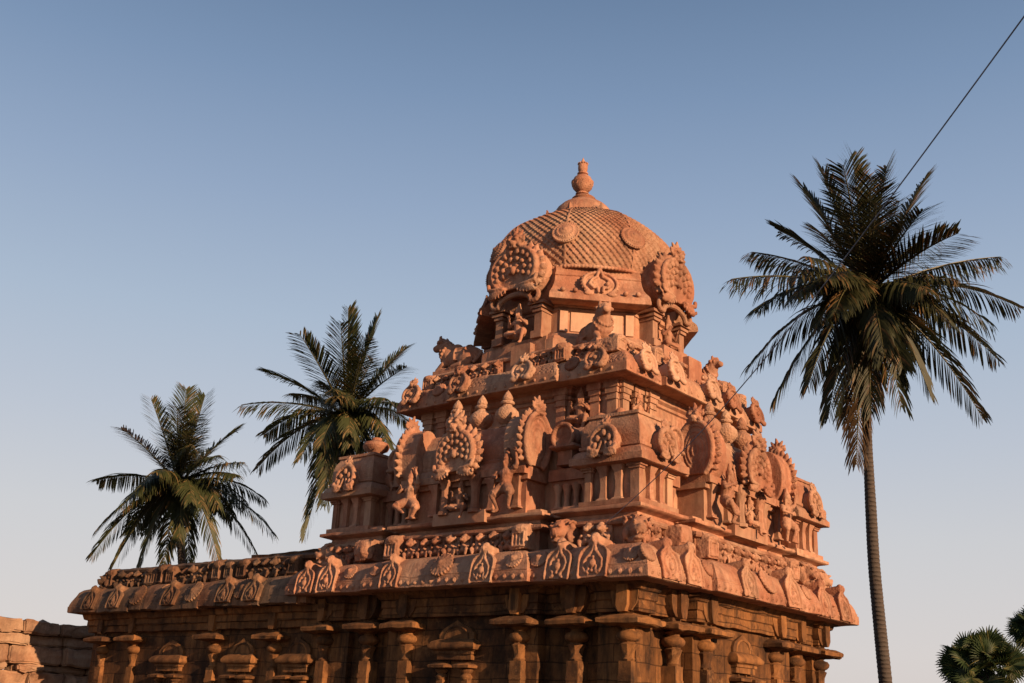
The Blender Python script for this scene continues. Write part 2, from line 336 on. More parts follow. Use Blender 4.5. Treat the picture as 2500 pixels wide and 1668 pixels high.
# ================================================================== ornament meshes (local: x right, -y out, z up)
def horseshoe(rx, rz, n=28, gap=42, c=(0, 0)):
    a0 = -90+gap; a1 = 270-gap
    return [(c[0]+rx*math.cos(R_(a0+(a1-a0)*i/n)), c[1]+rz*math.sin(R_(a0+(a1-a0)*i/n))) for i in range(n+1)]
def arch_plaque(w, h, dep=.3, style=0):
    s = MB(); hw = w/2
    half_ = [(0.96, 0), (1, .04), (1.0, .30), (1.0, .52), (.93, .65), (.68, .735), (.40, .79), (.24, .87), (0, .97)]
    out_ = [(x*hw, z*h) for x, z in half_]+[(-x*hw, z*h) for x, z in half_[-2::-1]]
    s.prism(out_, -.03, .16); s.prism([(x*.9, z) for x, z in out_ if z > .25*h], 0, dep)
    rim = [Vector((x, -.045, z)) for x, z in out_]
    s.chain(rim[:8], .02); s.chain(rim[9:], .02)
    # serrated edge
    for seg in (rim[1:6], rim[11:16]):
        for a, b in zip(seg[:-1], seg[1:]):
            k = max(1, int((b-a).length/.035))
            for i in range(k): s.ell(a.lerp(b, (i+.5)/k)+Vector((0, -.012, 0)), .018, None, 8, 6)
    # inner lyre-shaped band
    for sg in (1, -1):
        pl = [(.05, .86), (.09, .74), (.16, .66), (.48, .56), (.66, .42), (.58, .27), (.36, .18), (.30, .08), (.50, .03)] if style == 0 else [(.06, .8), (.1, .66), (.3, .56), (.62, .42), (.66, .24), (.48, .12), (.26, .16), (.28, .26)]
        s.chain([Vector((sg*x*hw, -.05, z*h)) for x, z in pl], .021)
        s.ell((sg*.3*hw, -.045, .12*h), (.03, .03, .035)); s.ell((sg*.24*hw, -.045, .60*h), .026)
    s.ell((0, -.05, .33*h), (.055, .05, .07)); s.ell((0, -.05, .15*h), .03); s.ell((0, -.05, .5*h), .026)
    # hooded head with a barrel stub running back
    s.ell((0, -.03, .95*h), (.085, .075, .12)); s.cone((0, -.03, .96*h), (0, dep+.05, .98*h), .085, .10, 12)
    s.ell((0, -.105, .94*h), (.03, .03, .05)); s.ell((0, -.09, 1.02*h), (.05, .03, .03))
    return s
def kirti(s, c, w):           # fierce lion face with a crown of flames, centred at c, width w
    x, y, z = c; k = w
    s.ell((x, y, z), (.42*k, .28*k, .36*k)); s.ell((x, y-.28*k, z-.1*k), (.2*k, .17*k, .14*k)); s.ell((x, y-.36*k, z-.02*k), (.07*k, .09*k, .07*k))
    for sg in (1, -1):
        s.ell((x+sg*.2*k, y-.24*k, z+.13*k), .115*k); s.ell((x+sg*.2*k, y-.34*k, z+.13*k), .05*k)
        s.chain([Vector((x+sg*.06*k, y-.24*k, z+.27*k)), Vector((x+sg*.24*k, y-.26*k, z+.31*k)), Vector((x+sg*.4*k, y-.15*k, z+.18*k))], .045*k)
        s.ell((x+sg*.46*k, y-.02*k, z+.12*k), (.13*k, .08*k, .17*k), RY(sg*.5)); s.ell((x+sg*.34*k, y-.18*k, z-.2*k), (.14*k, .1*k, .1*k))
        s.cone((x+sg*.13*k, y-.3*k, z-.2*k), (x+sg*.13*k, y-.33*k, z-.36*k), .045*k, .015*k, 6)
    for a_, hh in ((-58, .36), (-30, .46), (0, .56), (30, .46), (58, .36)):
        dr = Vector((math.sin(R_(a_)), 0, math.cos(R_(a_)))); b0 = Vector((x, y+.02*k, z))+dr*.2*k
        s.chain([b0, b0+dr*hh*.35*k+Vector((0, -.05*k, 0)), b0+dr*hh*.7*k, b0+dr*hh*k+Vector((.05*k*(1 if a_ >= 0 else -1), 0, .04*k))], [.13*k, .15*k, .12*k, .06*k])
    s.ell((x, y-.2*k, z-.3*k), (.24*k, .14*k, .08*k))
def nasi(rx, rz, dep, beads=True, petals=.15, crown=.5, feather=True, rings=False, backtaper=1.0, pn=17):
    s = MB(); o = horseshoe(rx, rz, 30, 34)
    s.prism(o, -.02, dep)
    if backtaper > 1: s.chain([Vector((x*backtaper, .12, z*backtaper)) for x, z in o], .10); s.prism([(x*1.12, z*1.12) for x, z in o], .1, dep)
    s.chain([Vector((x, -.04, z)) for x, z in o], .055)
    s.chain([Vector((x*.86, -.03, z*.86)) for x, z in o], .022)
    if petals:
        for i in range(pn):
            a = R_(-38+256*i/(pn-1)); c_ = Vector((math.cos(a)*(rx+petals*.25), .07, math.sin(a)*(rz+petals*.25))); sw = .45 if math.cos(a) < 0 else -.45
            dr = Vector((math.cos(a+sw*-1), 0, math.sin(a-sw)))
            s.chain([c_, c_+dr*petals*.45, c_+dr*petals*.95], [petals*.45, petals*.42, petals*.16]); s.ell(c_+dr*petals*.3+Vector((0, -petals*.3, 0)), (petals*.16, petals*.16, petals*.3), RY(-(a-PI/2)))
    if beads:
        for rr, nb, br in ((.80, 12, .064), (.50, 8, .058), (.22, 4, .045)):
            for i in range(nb):
                a = R_(-25+230*i/(nb-1)); s.ell((math.cos(a)*rr*rx, -.045, math.sin(a)*rr*rz), (br, br, br), None, 10, 7)
        s.ell((0, -.06, -.02), (.07, .07, .09)); 
    if rings:
        for rr in (.66, .5, .22): s.chain([Vector((math.cos(R_(a))*rr*rx, -.02, math.sin(R_(a))*rr*rz)) for a in range(-60, 241, 20)], .016)
    if feather:
        for sg in (1, -1):
            c_ = (sg*rx*.72, -.06, -rz*.93)
            s.ell(c_, (.26*rx/.6, .08, .11*rx/.6), RY(sg*.35))
            for i in range(7):
                a = i/6; s.ell((sg*rx*(.3+.85*a), -.09, -rz*(.96+.14*math.sin(a*PI))), (.026, .03, .045), None, 8, 6)
            s.chain([Vector((sg*rx*.4, -.1, -rz*.8)), Vector((sg*rx*.75, -.12, -rz*.78)), Vector((sg*rx*1.05, -.1, -rz*.72)), Vector((sg*rx*1.1, -.08, -rz*.52))], [.03, .035, .04, .045])
    if crown: kirti(s, (0, -.02, rz+crown*.28), crown)
    return s
def lotus_disc(r, th=.05):
    s = MB(); s.ell((0, 0, 0), (r, th, r), None, 18, 10); s.ell((0, -th*.6, 0), (r*.5, th, r*.5), None, 14, 8); s.ell((0, -th*1.3, 0), (r*.2, th*.7, r*.2))
    n = 22; s.ell((0, .05, 0), (r*.9, .09, r*.9), None, 18, 8)
    for i in range(n): a = 2*PI*i/n; s.ell((math.cos(a)*r*.97, .0, math.sin(a)*r*.97), (r*.10, th*.8, r*.10), None, 8, 6)
    for i in range(11): a = 2*PI*i/11; s.chain([Vector((math.cos(a)*r*.4, -th*.9, math.sin(a)*r*.4)), Vector((math.cos(a)*r*.85, -th*.5, math.sin(a)*r*.85))], r*.05, 6)
    return s
def imp(v=0):      # squatting dwarf / lion of the friezes, ~.30 wide .38 high
    s = MB(); rnd = random.Random(v)
    s.ell((0, .02, .13), (.105, .10, .13)); s.ell((0, -.06, .10), (.07, .05, .07))
    hx_ = rnd.uniform(-.03, .03)
    s.ell((hx_, -.05, .29), (.085, .085, .085)); s.ell((hx_, -.13, .27), (.045, .04, .035)); s.ell((hx_, -.03, .375), (.05, .05, .035))
    for sg in (1, -1):
        s.ell((hx_+sg*.09, -.03, .31), (.035, .03, .05)); s.ell((hx_+sg*.035, -.12, .315), .02)
        s.cap((sg*.1, .0, .2), (sg*.14, -.06, .12), .035, .03, 8); s.cap((sg*.14, -.06, .12), (sg*.07, -.12, .17), .03, .025, 8)
        s.cap((sg*.06, -.02, .05), (sg*.13, -.1, .08), .05, .04, 8); s.cap((sg*.13, -.1, .08), (sg*.11, -.1, .0), .035, .03, 8)
    s.box(-.15, .15, .02, .14, -.02, .38)
    return s
def beast(v=0):    # elephant / makara head that ends each frieze, ~.45 wide .46 high
    s = MB()
    s.ell((0, 0, .24), (.17, .24, .2)); s.ell((0, -.18, .26), (.12, .12, .14)); s.ell((0, -.27, .20), (.10, .09, .07)); s.ell((0, -.33, .24), (.045, .04, .035)); s.ell((0, -.24, .08), (.09, .08, .035)); s.ell((0, -.1, .05), (.13, .16, .07))
    for sg in (1, -1):
        s.ell((sg*.16, -.06, .31), (.04, .06, .06)); s.ell((sg*.15, -.06, .16), (.05, .12, .10)); s.ell((sg*.08, -.27, .31), .028)
        s.chain([Vector((sg*.17, -.16, .36)), Vector((sg*.19, -.1, .4)), Vector((sg*.17, .04, .38))], .022)
        s.cone((sg*.05, -.31, .18), (sg*.05, -.33, .10), .018, .008, 6); s.ell((sg*.08, -.30, .32), .016)
        for i in range(3): s.chain([Vector((sg*(.05+.05*i), -.2+.05*i, .4-.02*i)), Vector((sg*(.06+.05*i), -.05, .44-.03*i)), Vector((sg*(.05+.05*i), .1, .42-.03*i))], .018)
    s.box(-.17, .17, .0, .3, -.02, .42)
    return s
def mouth_block():     # square monster mouth biting the frieze end
    s = MB(); s.box(-.16, .16, -.14, .3, 0, .34); s.ell((0, -.02, .33), (.17, .2, .1))
    s.box(-.12, .12, -.17, -.12, .03, .06); s.box(-.12, .12, -.17, -.12, .25, .28); s.box(-.13, -.1, -.17, -.12, .03, .28); s.box(.1, .13, -.17, -.12, .03, .28)
    s.box(-.05, -.03, -.16, -.12, .08, .22); s.box(.03, .05, -.16, -.12, .08, .22)
    for i in range(4): s.chain([Vector((-.12+.08*i, -.14, .33)), Vector((-.12+.08*i, -.0, .41)), Vector((-.12+.08*i, .12, .40))], .025)
    return s
def figure(J, hgt=1.0, crown=True, base=True, bulk=1.0):
    """one continuous carved body; J: joints in units of body height"""
    s = MB(); V = {k: Vector(v) for k, v in J.items()}; b = bulk
    P, Cc, Hd = V['pelvis'], V['chest'], V['head']
    side = (V['shR']-V['shL']).normalized(); nk = Cc.lerp(Hd, .55)
    s.cap(P, Cc, .095*b, .12*b, 12); s.ell(P, (.115*b, .09*b, .08*b)); s.ell(Cc, (.14*b, .095*b, .10*b)); s.ell(P.lerp(Cc, .35)+Vector((0, -.04, 0)), (.09*b, .07*b, .08*b))
    s.cone(Cc, Hd, .06*b, .05*b, 10)
    s.ell(Hd, (.072, .082, .09)); s.ell(Hd+Vector((0, -.085, -.01)), (.016, .022, .028)); s.ell(Hd+Vector((0, -.07, -.05)), (.032, .02, .012)); s.ell(Hd+Vector((0, -.055, -.075)), (.03, .025, .02))
    for sg in (1, -1):
        s.ell(Hd+Vector((sg*.03, -.072, .018)), (.018, .012, .01)); s.ell(Hd+Vector((sg*.078, 0, -.01)), (.02, .025, .05)); s.ell(Hd+Vector((sg*.085, 0, -.06)), .022)
        s.ell(Cc+side*sg*.065+Vector((0, -.08, -.01)), (.05, .03, .045))
    if crown:
        s.cone(Hd+Vector((0, 0, .05)), Hd+Vector((0, .01, .14)), .085, .07, 12); s.cone(Hd+Vector((0, .01, .13)), Hd+Vector((0, .01, .24)), .06, .03, 10); s.ell(Hd+Vector((0, .01, .25)), .035)
    for q, sg in (('L', -1), ('R', 1)):
        s.cap(Cc+side*sg*.06*b, V['sh'+q], .06*b, .055*b); s.cap(V['sh'+q], V['el'+q], .048*b, .038*b); s.cap(V['el'+q], V['ha'+q], .036*b, .026*b)
        dr = (V['ha'+q]-V['el'+q]).normalized(); hp = V['ha'+q]+dr*.03; sd = dr.cross(Vector((0, 1, 0))); sd = sd.normalized() if sd.length > .1 else Vector((1, 0, 0))
        s.ell(hp, (.032, .024, .034))
        for i in range(4): f = hp+sd*(.02*(i-1.5)/1.0); s.chain([f, f+dr*(.045-.006*abs(i-1.4)), f+dr*(.066-.006*abs(i-1.4))+Vector((0, -.02, 0))], [.010, .009, .008], 6)
        s.chain([hp+sd*.03, hp+sd*.055+dr*.02+Vector((0, -.01, 0)), hp+sd*.06+dr*.04+Vector((0, -.015, 0))], [.012, .010, .009], 6)
        s.ell(V['el'+q].lerp(V['sh'+q], .5), .058*b)
        s.cap(P+side*sg*.05, V['hip'+q], .08*b, .08*b); s.cap(V['hip'+q], V['kn'+q], .078*b, .055*b, 12); s.cap(V['kn'+q], V['an'+q], .052*b, .034*b); s.cap(V['an'+q], V['to'+q], .034, .026); s.ell(V['to'+q], (.04, .035, .02))
    s.chain([P+side*-.11+Vector((0, -.03, .02)), P+Vector((0, -.1, -.0)), P+side*.11+Vector((0, -.03, .02))], .02)
    for q, sg in (('L', -1), ('R', 1)):
        a_, b_ = V['hip'+q], V['kn'+q]
        s.cap(P+side*sg*.03, a_.lerp(b_, .75), .10*b, .085*b, 12)
        for f in (.25, .45, .65, .82):
            c_ = a_.lerp(b_, f); dr = (b_-a_).normalized(); e1 = dr.cross(Vector((0, 1, .3))).normalized(); e2 = dr.cross(e1)
            s.chain([c_+e1*.088*math.cos(w__)+e2*.088*math.sin(w__) for w__ in [2*PI*h/10 for h in range(11)]], .010, 6)
    s.ell(P.lerp((V['hipL']+V['hipR'])/2, .8)+Vector((0, -.02, -.04)), (.13*b, .085*b, .09*b))
    s.chain([Cc+side*-.08+Vector((0, -.06, .06)), Cc+Vector((0, -.11, -.02)), Cc+side*.08+Vector((0, -.06, .06))], .014)
    m = MB(); m.add(s.v, s.f, SC(hgt, hgt, hgt)); return m
STAND = dict(pelvis=(0, 0, .50), chest=(.02, 0, .72), head=(.03, -.03, .90), shL=(-.13, 0, .77), shR=(.17, 0, .77), elL=(-.24, -.08, .66), haL=(-.10, -.17, .62), elR=(.30, -.05, .86), haR=(.28, -.08, 1.06),
             hipL=(-.07, 0, .46), hipR=(.07, 0, .46), knL=(-.20, -.13, .30), anL=(-.10, -.05, .06), toL=(-.16, -.13, .02), knR=(.22, -.12, .34), anR=(.14, -.06, .10), toR=(.22, -.12, .06))
DANCE = dict(pelvis=(0, 0, .42), chest=(-.03, -.02, .63), head=(-.05, -.07, .81), shL=(-.17, -.02, .69), shR=(.12, -.02, .69), elL=(-.23, -.10, .82), haL=(-.17, -.10, 1.0), elR=(.24, -.1, .60), haR=(.12, -.19, .66),
             hipL=(-.08, 0, .38), hipR=(.08, 0, .38), knL=(-.24, -.14, .22), anL=(-.10, -.1, .04), toL=(-.20, -.16, .02), knR=(.22, -.2, .30), anR=(.05, -.2, .17), toR=(-.02, -.25, .13))
SIT = dict(pelvis=(0, 0, .10), chest=(0, -.01, .34), head=(0, -.04, .53), shL=(-.14, 0, .39), shR=(.14, 0, .39), elL=(-.25, -.06, .28), haL=(-.17, -.16, .40), elR=(.25, -.06, .28), haR=(.17, -.16, .38),
           hipL=(-.08, 0, .08), hipR=(.08, 0, .08), knL=(-.25, -.16, .08), anL=(-.02, -.22, .04), toL=(.06, -.24, .03), knR=(.24, -.17, .10), anR=(.2, -.2, -.16), toR=(.21, -.26, -.2))
def bull(head_turn=0.0):      # recumbent bull, faces +x, ~1.25 long
    s = MB()
    s.ell((-.12, 0, .30), (.46, .25, .25), None, 18, 12); s.ell((-.38, 0, .27), (.24, .26, .23)); s.ell((.22, 0, .34), (.24, .22, .26)); s.ell((.1, 0, .53), (.16, .11, .12))
    Hh = Vector((.50, head_turn*.2, .69)); dr = Vector((math.cos(head_turn), math.sin(head_turn), .06)).normalized(); sd = Vector((-dr.y, dr.x, 0)).normalized()
    s.cap((.22, 0, .36), Hh-Vector((.08, 0, .06)), .24, .17, 12); s.ell(Hh, (.155, .14, .15)); s.cap(Hh+Vector((0, 0, -.02)), Hh+dr*.16+Vector((0, 0, -.05)), .125, .09, 12); s.ell(Hh+dr*.20+Vector((0, 0, -.06)), (.075, .095, .075))
    s.chain([Hh+sd*.12+Vector((0, 0, .10)), Hh+Vector((.02, 0, .14)), Hh-sd*.12+Vector((0, 0, .10))], .035); s.ell(Hh+dr*.1+Vector((0, 0, .07)), (.05, .05, .03))
    for sg in (1, -1):
        s.chain([Hh+sd*sg*.09+Vector((0, 0, .11)), Hh+sd*sg*.115+Vector((0, 0, .155)), Hh+sd*sg*.09+Vector((0, 0, .185))], [.04, .034, .02]); s.ell(Hh+sd*sg*.16+Vector((-.04, 0, .03)), (.07, .05, .045), RZ(sg*.6)); s.ell(Hh+sd*sg*.115+dr*.06+Vector((0, 0, .03)), .034)
        s.ell(Hh+dr*.25+sd*sg*.04+Vector((0, 0, -.04)), .02)
        s.cap((.30, sg*.17, .18), (.46, sg*.18, .06), .075, .055); s.cap((.46, sg*.18, .06), (.22, sg*.20, .04), .05, .045); s.ell((.2, sg*.2, .04), (.07, .045, .04))
        s.ell((-.34, sg*.2, .18), (.2, .1, .17)); s.cap((-.26, sg*.24, .08), (-.02, sg*.25, .06), .07, .05); s.ell((.02, sg*.25, .04), (.08, .045, .04))
    s.chain([Vector((-.6, 0, .38)), Vector((-.63, .08, .25)), Vector((-.58, .2, .1))], [.035, .03, .04])
    for k_, (cx, cz, r) in enumerate(((.38, .53, .205), (.31, .44, .24))):
        for i in range(18):
            a = 2*PI*i/18; s.ell((cx+.10*math.cos(a)*-1, math.sin(a)*r, cz+math.cos(a)*r*.85), (.03, .03, .035), None, 8, 6)
    s.chain([Vector((-.05, math.sin(a)*.262, .30+math.cos(a)*.262)) for a in [R_(x) for x in range(-110, 111, 20)]], .022); s.chain([Vector((-.33, math.sin(a)*.262, .28+math.cos(a)*.262)) for a in [R_(x) for x in range(-110, 111, 20)]], .022)
    for sg in (1, -1): s.chain([Vector((-.33, sg*.25, .18)), Vector((-.05, sg*.262, .2))], .02); s.chain([Vector((-.33, sg*.2, .44)), Vector((-.05, sg*.2, .47))], .018)
    s.box(-.62, .52, -.27, .27, -.1, .03)
    return s
POT = [(.10, 0), (.14, .02), (.14, .05), (.09, .07), (.12, .10), (.195, .17), (.225, .25), (.215, .33), (.16, .41), (.10, .45), (.085, .49), (.12, .50), (.135, .53), (.12, .56), (.08, .57), (.095, .59), (.10, .63), (.075, .69), (.04, .75), (.0, .80)]
ME = {}
ME['plaque'] = sculpt(arch_plaque(.47, .61, .40), 'arch_plaque', .013)
ME['plaque2'] = sculpt(arch_plaque(.50, .64, .40, 1), 'arch_plaque_b', .013)
ME['plaqueS'] = sculpt(arch_plaque(.46, .52, .25, 1), 'arch_plaque_small', .012)
def faceplaque(w, h):
    s = MB(); s.prism([(x, z+h*.42) for x, z in horseshoe(w*.42, h*.38, 26, 36)], -.03, .25)
    o = horseshoe(w*.42, h*.38, 26, 36, (0, h*.42)); s.chain([Vector((x, -.04, z)) for x, z in o], .04); s.chain([Vector((x*.6, -.04, h*.42+(z-h*.42)*.6)) for x, z in o], .022)
    for sg in (1, -1): s.ell((sg*w*.3, -.05, h*.05), (.09, .05, .06)); s.ell((sg*w*.12, -.05, h*.1), (.05, .04, .05))
    for x, z in o[::2]: s.ell((x*1.08, -.02, h*.42+(z-h*.42)*1.08), .03, None, 8, 6)
    s.ell((0, -.05, h*.42), .045); kirti(s, (0, -.04, h*.86), w*.42)
    return s
ME['facep'] = sculpt(faceplaque(.5, .52), 'face_plaque', .012)
ME['beads'] = sculpt(nasi(.30, .30, .3, False, 0, .0, False), 'small_gable', .012)
def kutan():
    s = nasi(.25, .26, .35, False, .0, .20, True)
    for (x, z) in ((0, .13), (-.12, .04), (.12, .04), (-.17, -.1), (.17, -.1)): s.ell((x, -.05, z), (.055, .06, .07))
    for sg in (1, -1): s.chain([Vector((sg*.04, -.05, -.02)), Vector((sg*.07, -.06, -.14)), Vector((sg*.13, -.06, -.24)), Vector((sg*.06, -.06, -.28))], .028)
    return s
ME['kutan'] = sculpt(kutan(), 'pavilion_gable', .012)
ME['nasi'] = sculpt(nasi(.44, .42, .6, True, .15, .42, True), 'central_gable', .014)
ME['gable'] = sculpt(nasi(.36, .56, .5, False, .12, .34, False, True, 1.0, 21), 'barrel_gable', .014)
ME['dnasi'] = sculpt(nasi(.53, .47, .9, True, .15, .40, True, False, 1.06), 'dome_gable', .015)
ME['lotus'] = sculpt(lotus_disc(.155), 'lotus_disc', .011, .003)
ME['lotusB'] = sculpt(lotus_disc(.24, .05), 'lotus_disc_large', .012, .003)
for i in range(4): ME['imp%d' % i] = sculpt(imp(i), 'imp', .013, .012, 7)
ME['beast'] = sculpt(beast(), 'beast_head', .014, .008)
ME['mouth'] = sculpt(mouth_block(), 'monster_mouth', .014, .016, 6)
s = MB(); s.box(-.2, .2, -.2, .3, .02, .40); s.ell((.02, -.12, .22), (.2, .16, .2)); s.box(-.2, -.02, -.24, -.1, .12, .36); s.ell((-.1, -.22, .24), (.05, .05, .08))
ME['boulder'] = sculpt(s, 'worn_block', .016, .03, 4.5)
ME['stand'] = sculpt(figure(STAND, .92, True, True, 1.0), 'guardian', .013, .003)
ME['dance'] = sculpt(figure(DANCE, .95, True, True, 1.0), 'guardian_dancing', .013, .003)
ME['sit'] = sculpt(figure(SIT, .95, True, True, 1.0), 'seated_deity', .013, .003)
ME['bull'] = sculpt(bull(0), 'bull', .015, .004)
ME['bullt'] = sculpt(bull(-.35), 'bull_turned', .015, .004)
def potmesh():
    s = MB(); s.stack(24, POT); s.chain([Vector((.2*math.cos(a), .2*math.sin(a), .34)) for a in [2*PI*i/24 for i in range(25)]], .014)
    return s.mesh('pot', .004, 8)
ME['pot'] = potmesh()

# ================================================================== THE TEMPLE
temple = tag(mk('stone_temple', None, None, None, T(0, CY, 0)), 'carved red sandstone temple tower with octagonal lattice dome, rising from a dark brown pilastered hall', 'temple')
def orn(name, key, mat, parent, k, u, n, z, tilt=0, flip=False, sc=1.0, yawo=0):
    """ornament on side k at position u along it, n out from the tower axis (front value), z up"""
    M = FM(k) @ T(u, -dist(k, n), z) @ RZ(yawo) @ RX(tilt) @ RY(random.uniform(-.035, .035)) @ SC(sc*(-1 if flip else 1)*random.uniform(.94, 1.05), sc, sc*random.uniform(.94, 1.04))
    me = ME[key]
    return mk(name, me, mat, parent, M)
SIDES = (0, 1)

# ---- lower wall, three storeys' plinth outline steps
s = MB()
plan = rectplan(3.62, [(2.9, -.14), (2.75, -.14), (1.75, .08)])
sweep(s, plan, [(0, 0), (0, 1.0), (0, 3.42)], .2, True)
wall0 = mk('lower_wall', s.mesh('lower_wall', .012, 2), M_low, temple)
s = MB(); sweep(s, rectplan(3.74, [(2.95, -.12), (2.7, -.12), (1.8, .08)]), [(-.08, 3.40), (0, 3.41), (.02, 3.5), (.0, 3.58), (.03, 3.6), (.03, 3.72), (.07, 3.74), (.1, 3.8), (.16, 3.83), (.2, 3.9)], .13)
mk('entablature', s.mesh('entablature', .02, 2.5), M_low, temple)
# ---- main cornice
s = MB()
P0 = rectplan(4.2, [(1.95, .10)])
sweep(s, P0, [(-.55, 3.86), (-.5, 3.85), (-.03, 3.855), (0, 3.87), (.005, 3.95), (0, 4.035), (-.02, 4.045), (-.02, 4.06), (-.015, 4.075), (-.03, 4.09), (-.05, 4.16), (-.09, 4.24), (-.15, 4.32), (-.23, 4.39), (-.34, 4.44), (-.6, 4.47)], .11)
rnd = random.Random(3)
for k in range(4):
    h = half(k, 4.2); x = -h+.12
    while x < h-.08:
        dd = dist(k, 4.2)+(.1 if abs(x) < 1.95 else 0)
        s.ell(tuple(FM(k) @ Vector((x, -dd+.0, 3.955))), (.052, .022, .052) if k % 2 == 0 else (.022, .052, .052), None, 12, 6); s.ell(tuple(FM(k) @ Vector((x, -dd-.02, 3.955))), (.026, .014, .026) if k % 2 == 0 else (.014, .026, .026), None, 8, 5)
        x += .185
cor0 = mk('main_cornice', s.mesh('main_cornice', .014, 2.2), M_orn, temple)
KU = {0: [-3.62, -3.0, -1.2, .98, 2.5, 3.2], 1: [-3.25, -2.55, -.9, .75, 2.3, 3.2]}
for k in SIDES:
    for i, u in enumerate(KU[k]):
        n = 4.235+(.1 if abs(u) < 1.95 else 0)
        orn('horseshoe_ornament', 'plaque' if i % 2 == 0 else 'plaque2', M_orn, cor0, k, u, n-.02, 3.88, -R_(11), sc=random.uniform(.96, 1.04))
    for u in ((-2.45, -1.65, 0, 1.6, 2.05, 3.85) if k == 0 else (-3.75, -1.95, -.1, 1.5, 2.75)):
        n = 4.14+(.1 if abs(u) < 1.95 else 0)
        orn('lotus_medallion', 'lotus' if abs(u) > .2 else 'lotusB', M_orn, cor0, k, u, n-(.03 if abs(u) > .2 else .0), 4.24, -R_(30), sc=random.uniform(.9, 1.1))
# ---- frieze course above
s = MB()
F0 = rectplan(3.62, [(2.15, -.10), (1.75, .14)])
sweep(s, F0, [(-.02, 4.40), (0, 4.5), (0, 4.78), (.1, 4.80), (.12, 4.83), (.1, 4.88), (0, 4.90)], .12)
fr0 = mk('figure_frieze', s.mesh('figure_frieze', .014, 3), M_orn, temple)
def frieze_run(par, k, us, n, z, sc, kind='imp'):
    for i, u in enumerate(us):
        key = ('imp%d' % random.randrange(4)) if kind == 'imp' else kind
        orn('carved_imp' if kind == 'imp' else 'beast_head', key, M_orn, par, k, u, n, z, 0, random.random() < .5, sc*random.uniform(.94, 1.06), random.uniform(-.15, .15))
for k in SIDES:
    frieze_run(fr0, k, [-1.15+.33*i for i in range(8)], 3.84, 4.46, .92)
    frieze_run(fr0, k, [-3.25, -2.95], 3.72, 4.46, .92); frieze_run(fr0, k, [2.75, 3.05], 3.72, 4.46, .92)
    for u, key in ((-2.35, 'boulder'), (-1.55, 'mouth'), (1.5, 'mouth'), (2.3, 'beast')): orn('beast_head', key, M_orn, fr0, k, u, 3.86 if abs(u) < 2 else 3.74, 4.45, 0, False, 1.05)
for a_, x, y in ((45, 1, -1), (-45, -1, -1), (135, 1, 1)):
    M = T(x*3.55, CY+y*3.23, 4.45) @ RZ(R_(a_)) @ SC(1.15, 1.15, 1.1); mk('beast_head', ME['beast'], M_orn, fr0, M)
# ---- plinth of the upper storey
s = MB()
PL = [(2.25, -.30), (1.62, .04)]
sweep(s, rectplan(3.57, PL), [(-.05, 4.84), (.10, 4.86), (.11, 4.90), (.08, 4.93), (.06, 4.94), (.055, 4.985), (.09, 5.0), (.17, 5.02), (.225, 5.035), (.235, 5.05), (.23, 5.095), (.16, 5.115), (.10, 5.13), (.09, 5.17), (-.1, 5.18)], .13)
mk('upper_plinth', s.mesh('upper_plinth', .010, 3), M_och, temple)
# ---- recessed wall between pavilions, with the balustrade
s = MB()
sweep(s, rectplan(3.22), [(0, 5.1), (0, 6.35), (.04, 6.4), (.06, 6.5), (0, 6.6), (-.2, 6.72), (-.6, 6.76)], .15)
hara = mk('parapet_wall', s.mesh('parapet_wall', .008, 3), M_och, temple)
def baluster(fl=1.0): return [(.085, 0), (.075, .04), (.055, .10), (.05, .25), (.06, .40), (.085, .50), (.095, .56), (.07, .57), (.07, .6)]
for k in SIDES:
    for sg in (-1, 1):
        s = MB(); c = sg*2.06; d = dist(k, 3.3)
        s.box(c-.42, c+.42, -d-.06, -d+.15, 5.16, 5.24, FM(k)); s.box(c-.44, c+.44, -d-.1, -d+.15, 5.70, 5.90, FM(k)); s.box(c-.40, c+.40, -d-.04, -d+.15, 5.62, 5.70, FM(k))
        s.box(c-.36, c+.36, -d+.02, -d+.2, 5.9, 6.12, FM(k))
        mk('balustrade_rail', s.mesh('balustrade_rail', .006, 4), M_och, hara)
        for i in range(4):
            b = MB(); b.stack(16, [(r, z*.72+5.22) for r, z in baluster()], FM(k) @ T(c-.3+.2*i, -d+.01, 0)); mk('baluster', b.mesh('baluster'), M_och, hara)
        # small domed shrine over the balustrade
        b = MB(); b.stack(4, [(.17, 5.95), (.15, 6.02), (.15, 6.2), (.24, 6.22), (.27, 6.25), (.25, 6.30)], FM(k) @ T(sg*2.02, -d-.02, 0)); 
        mk('small_shrine', b.mesh('small_shrine', .006, 4), M_och, hara)
        orn('shrine_gable', 'beads', M_orn, hara, k, sg*2.02, 3.52, 6.44, 0, False, .74)
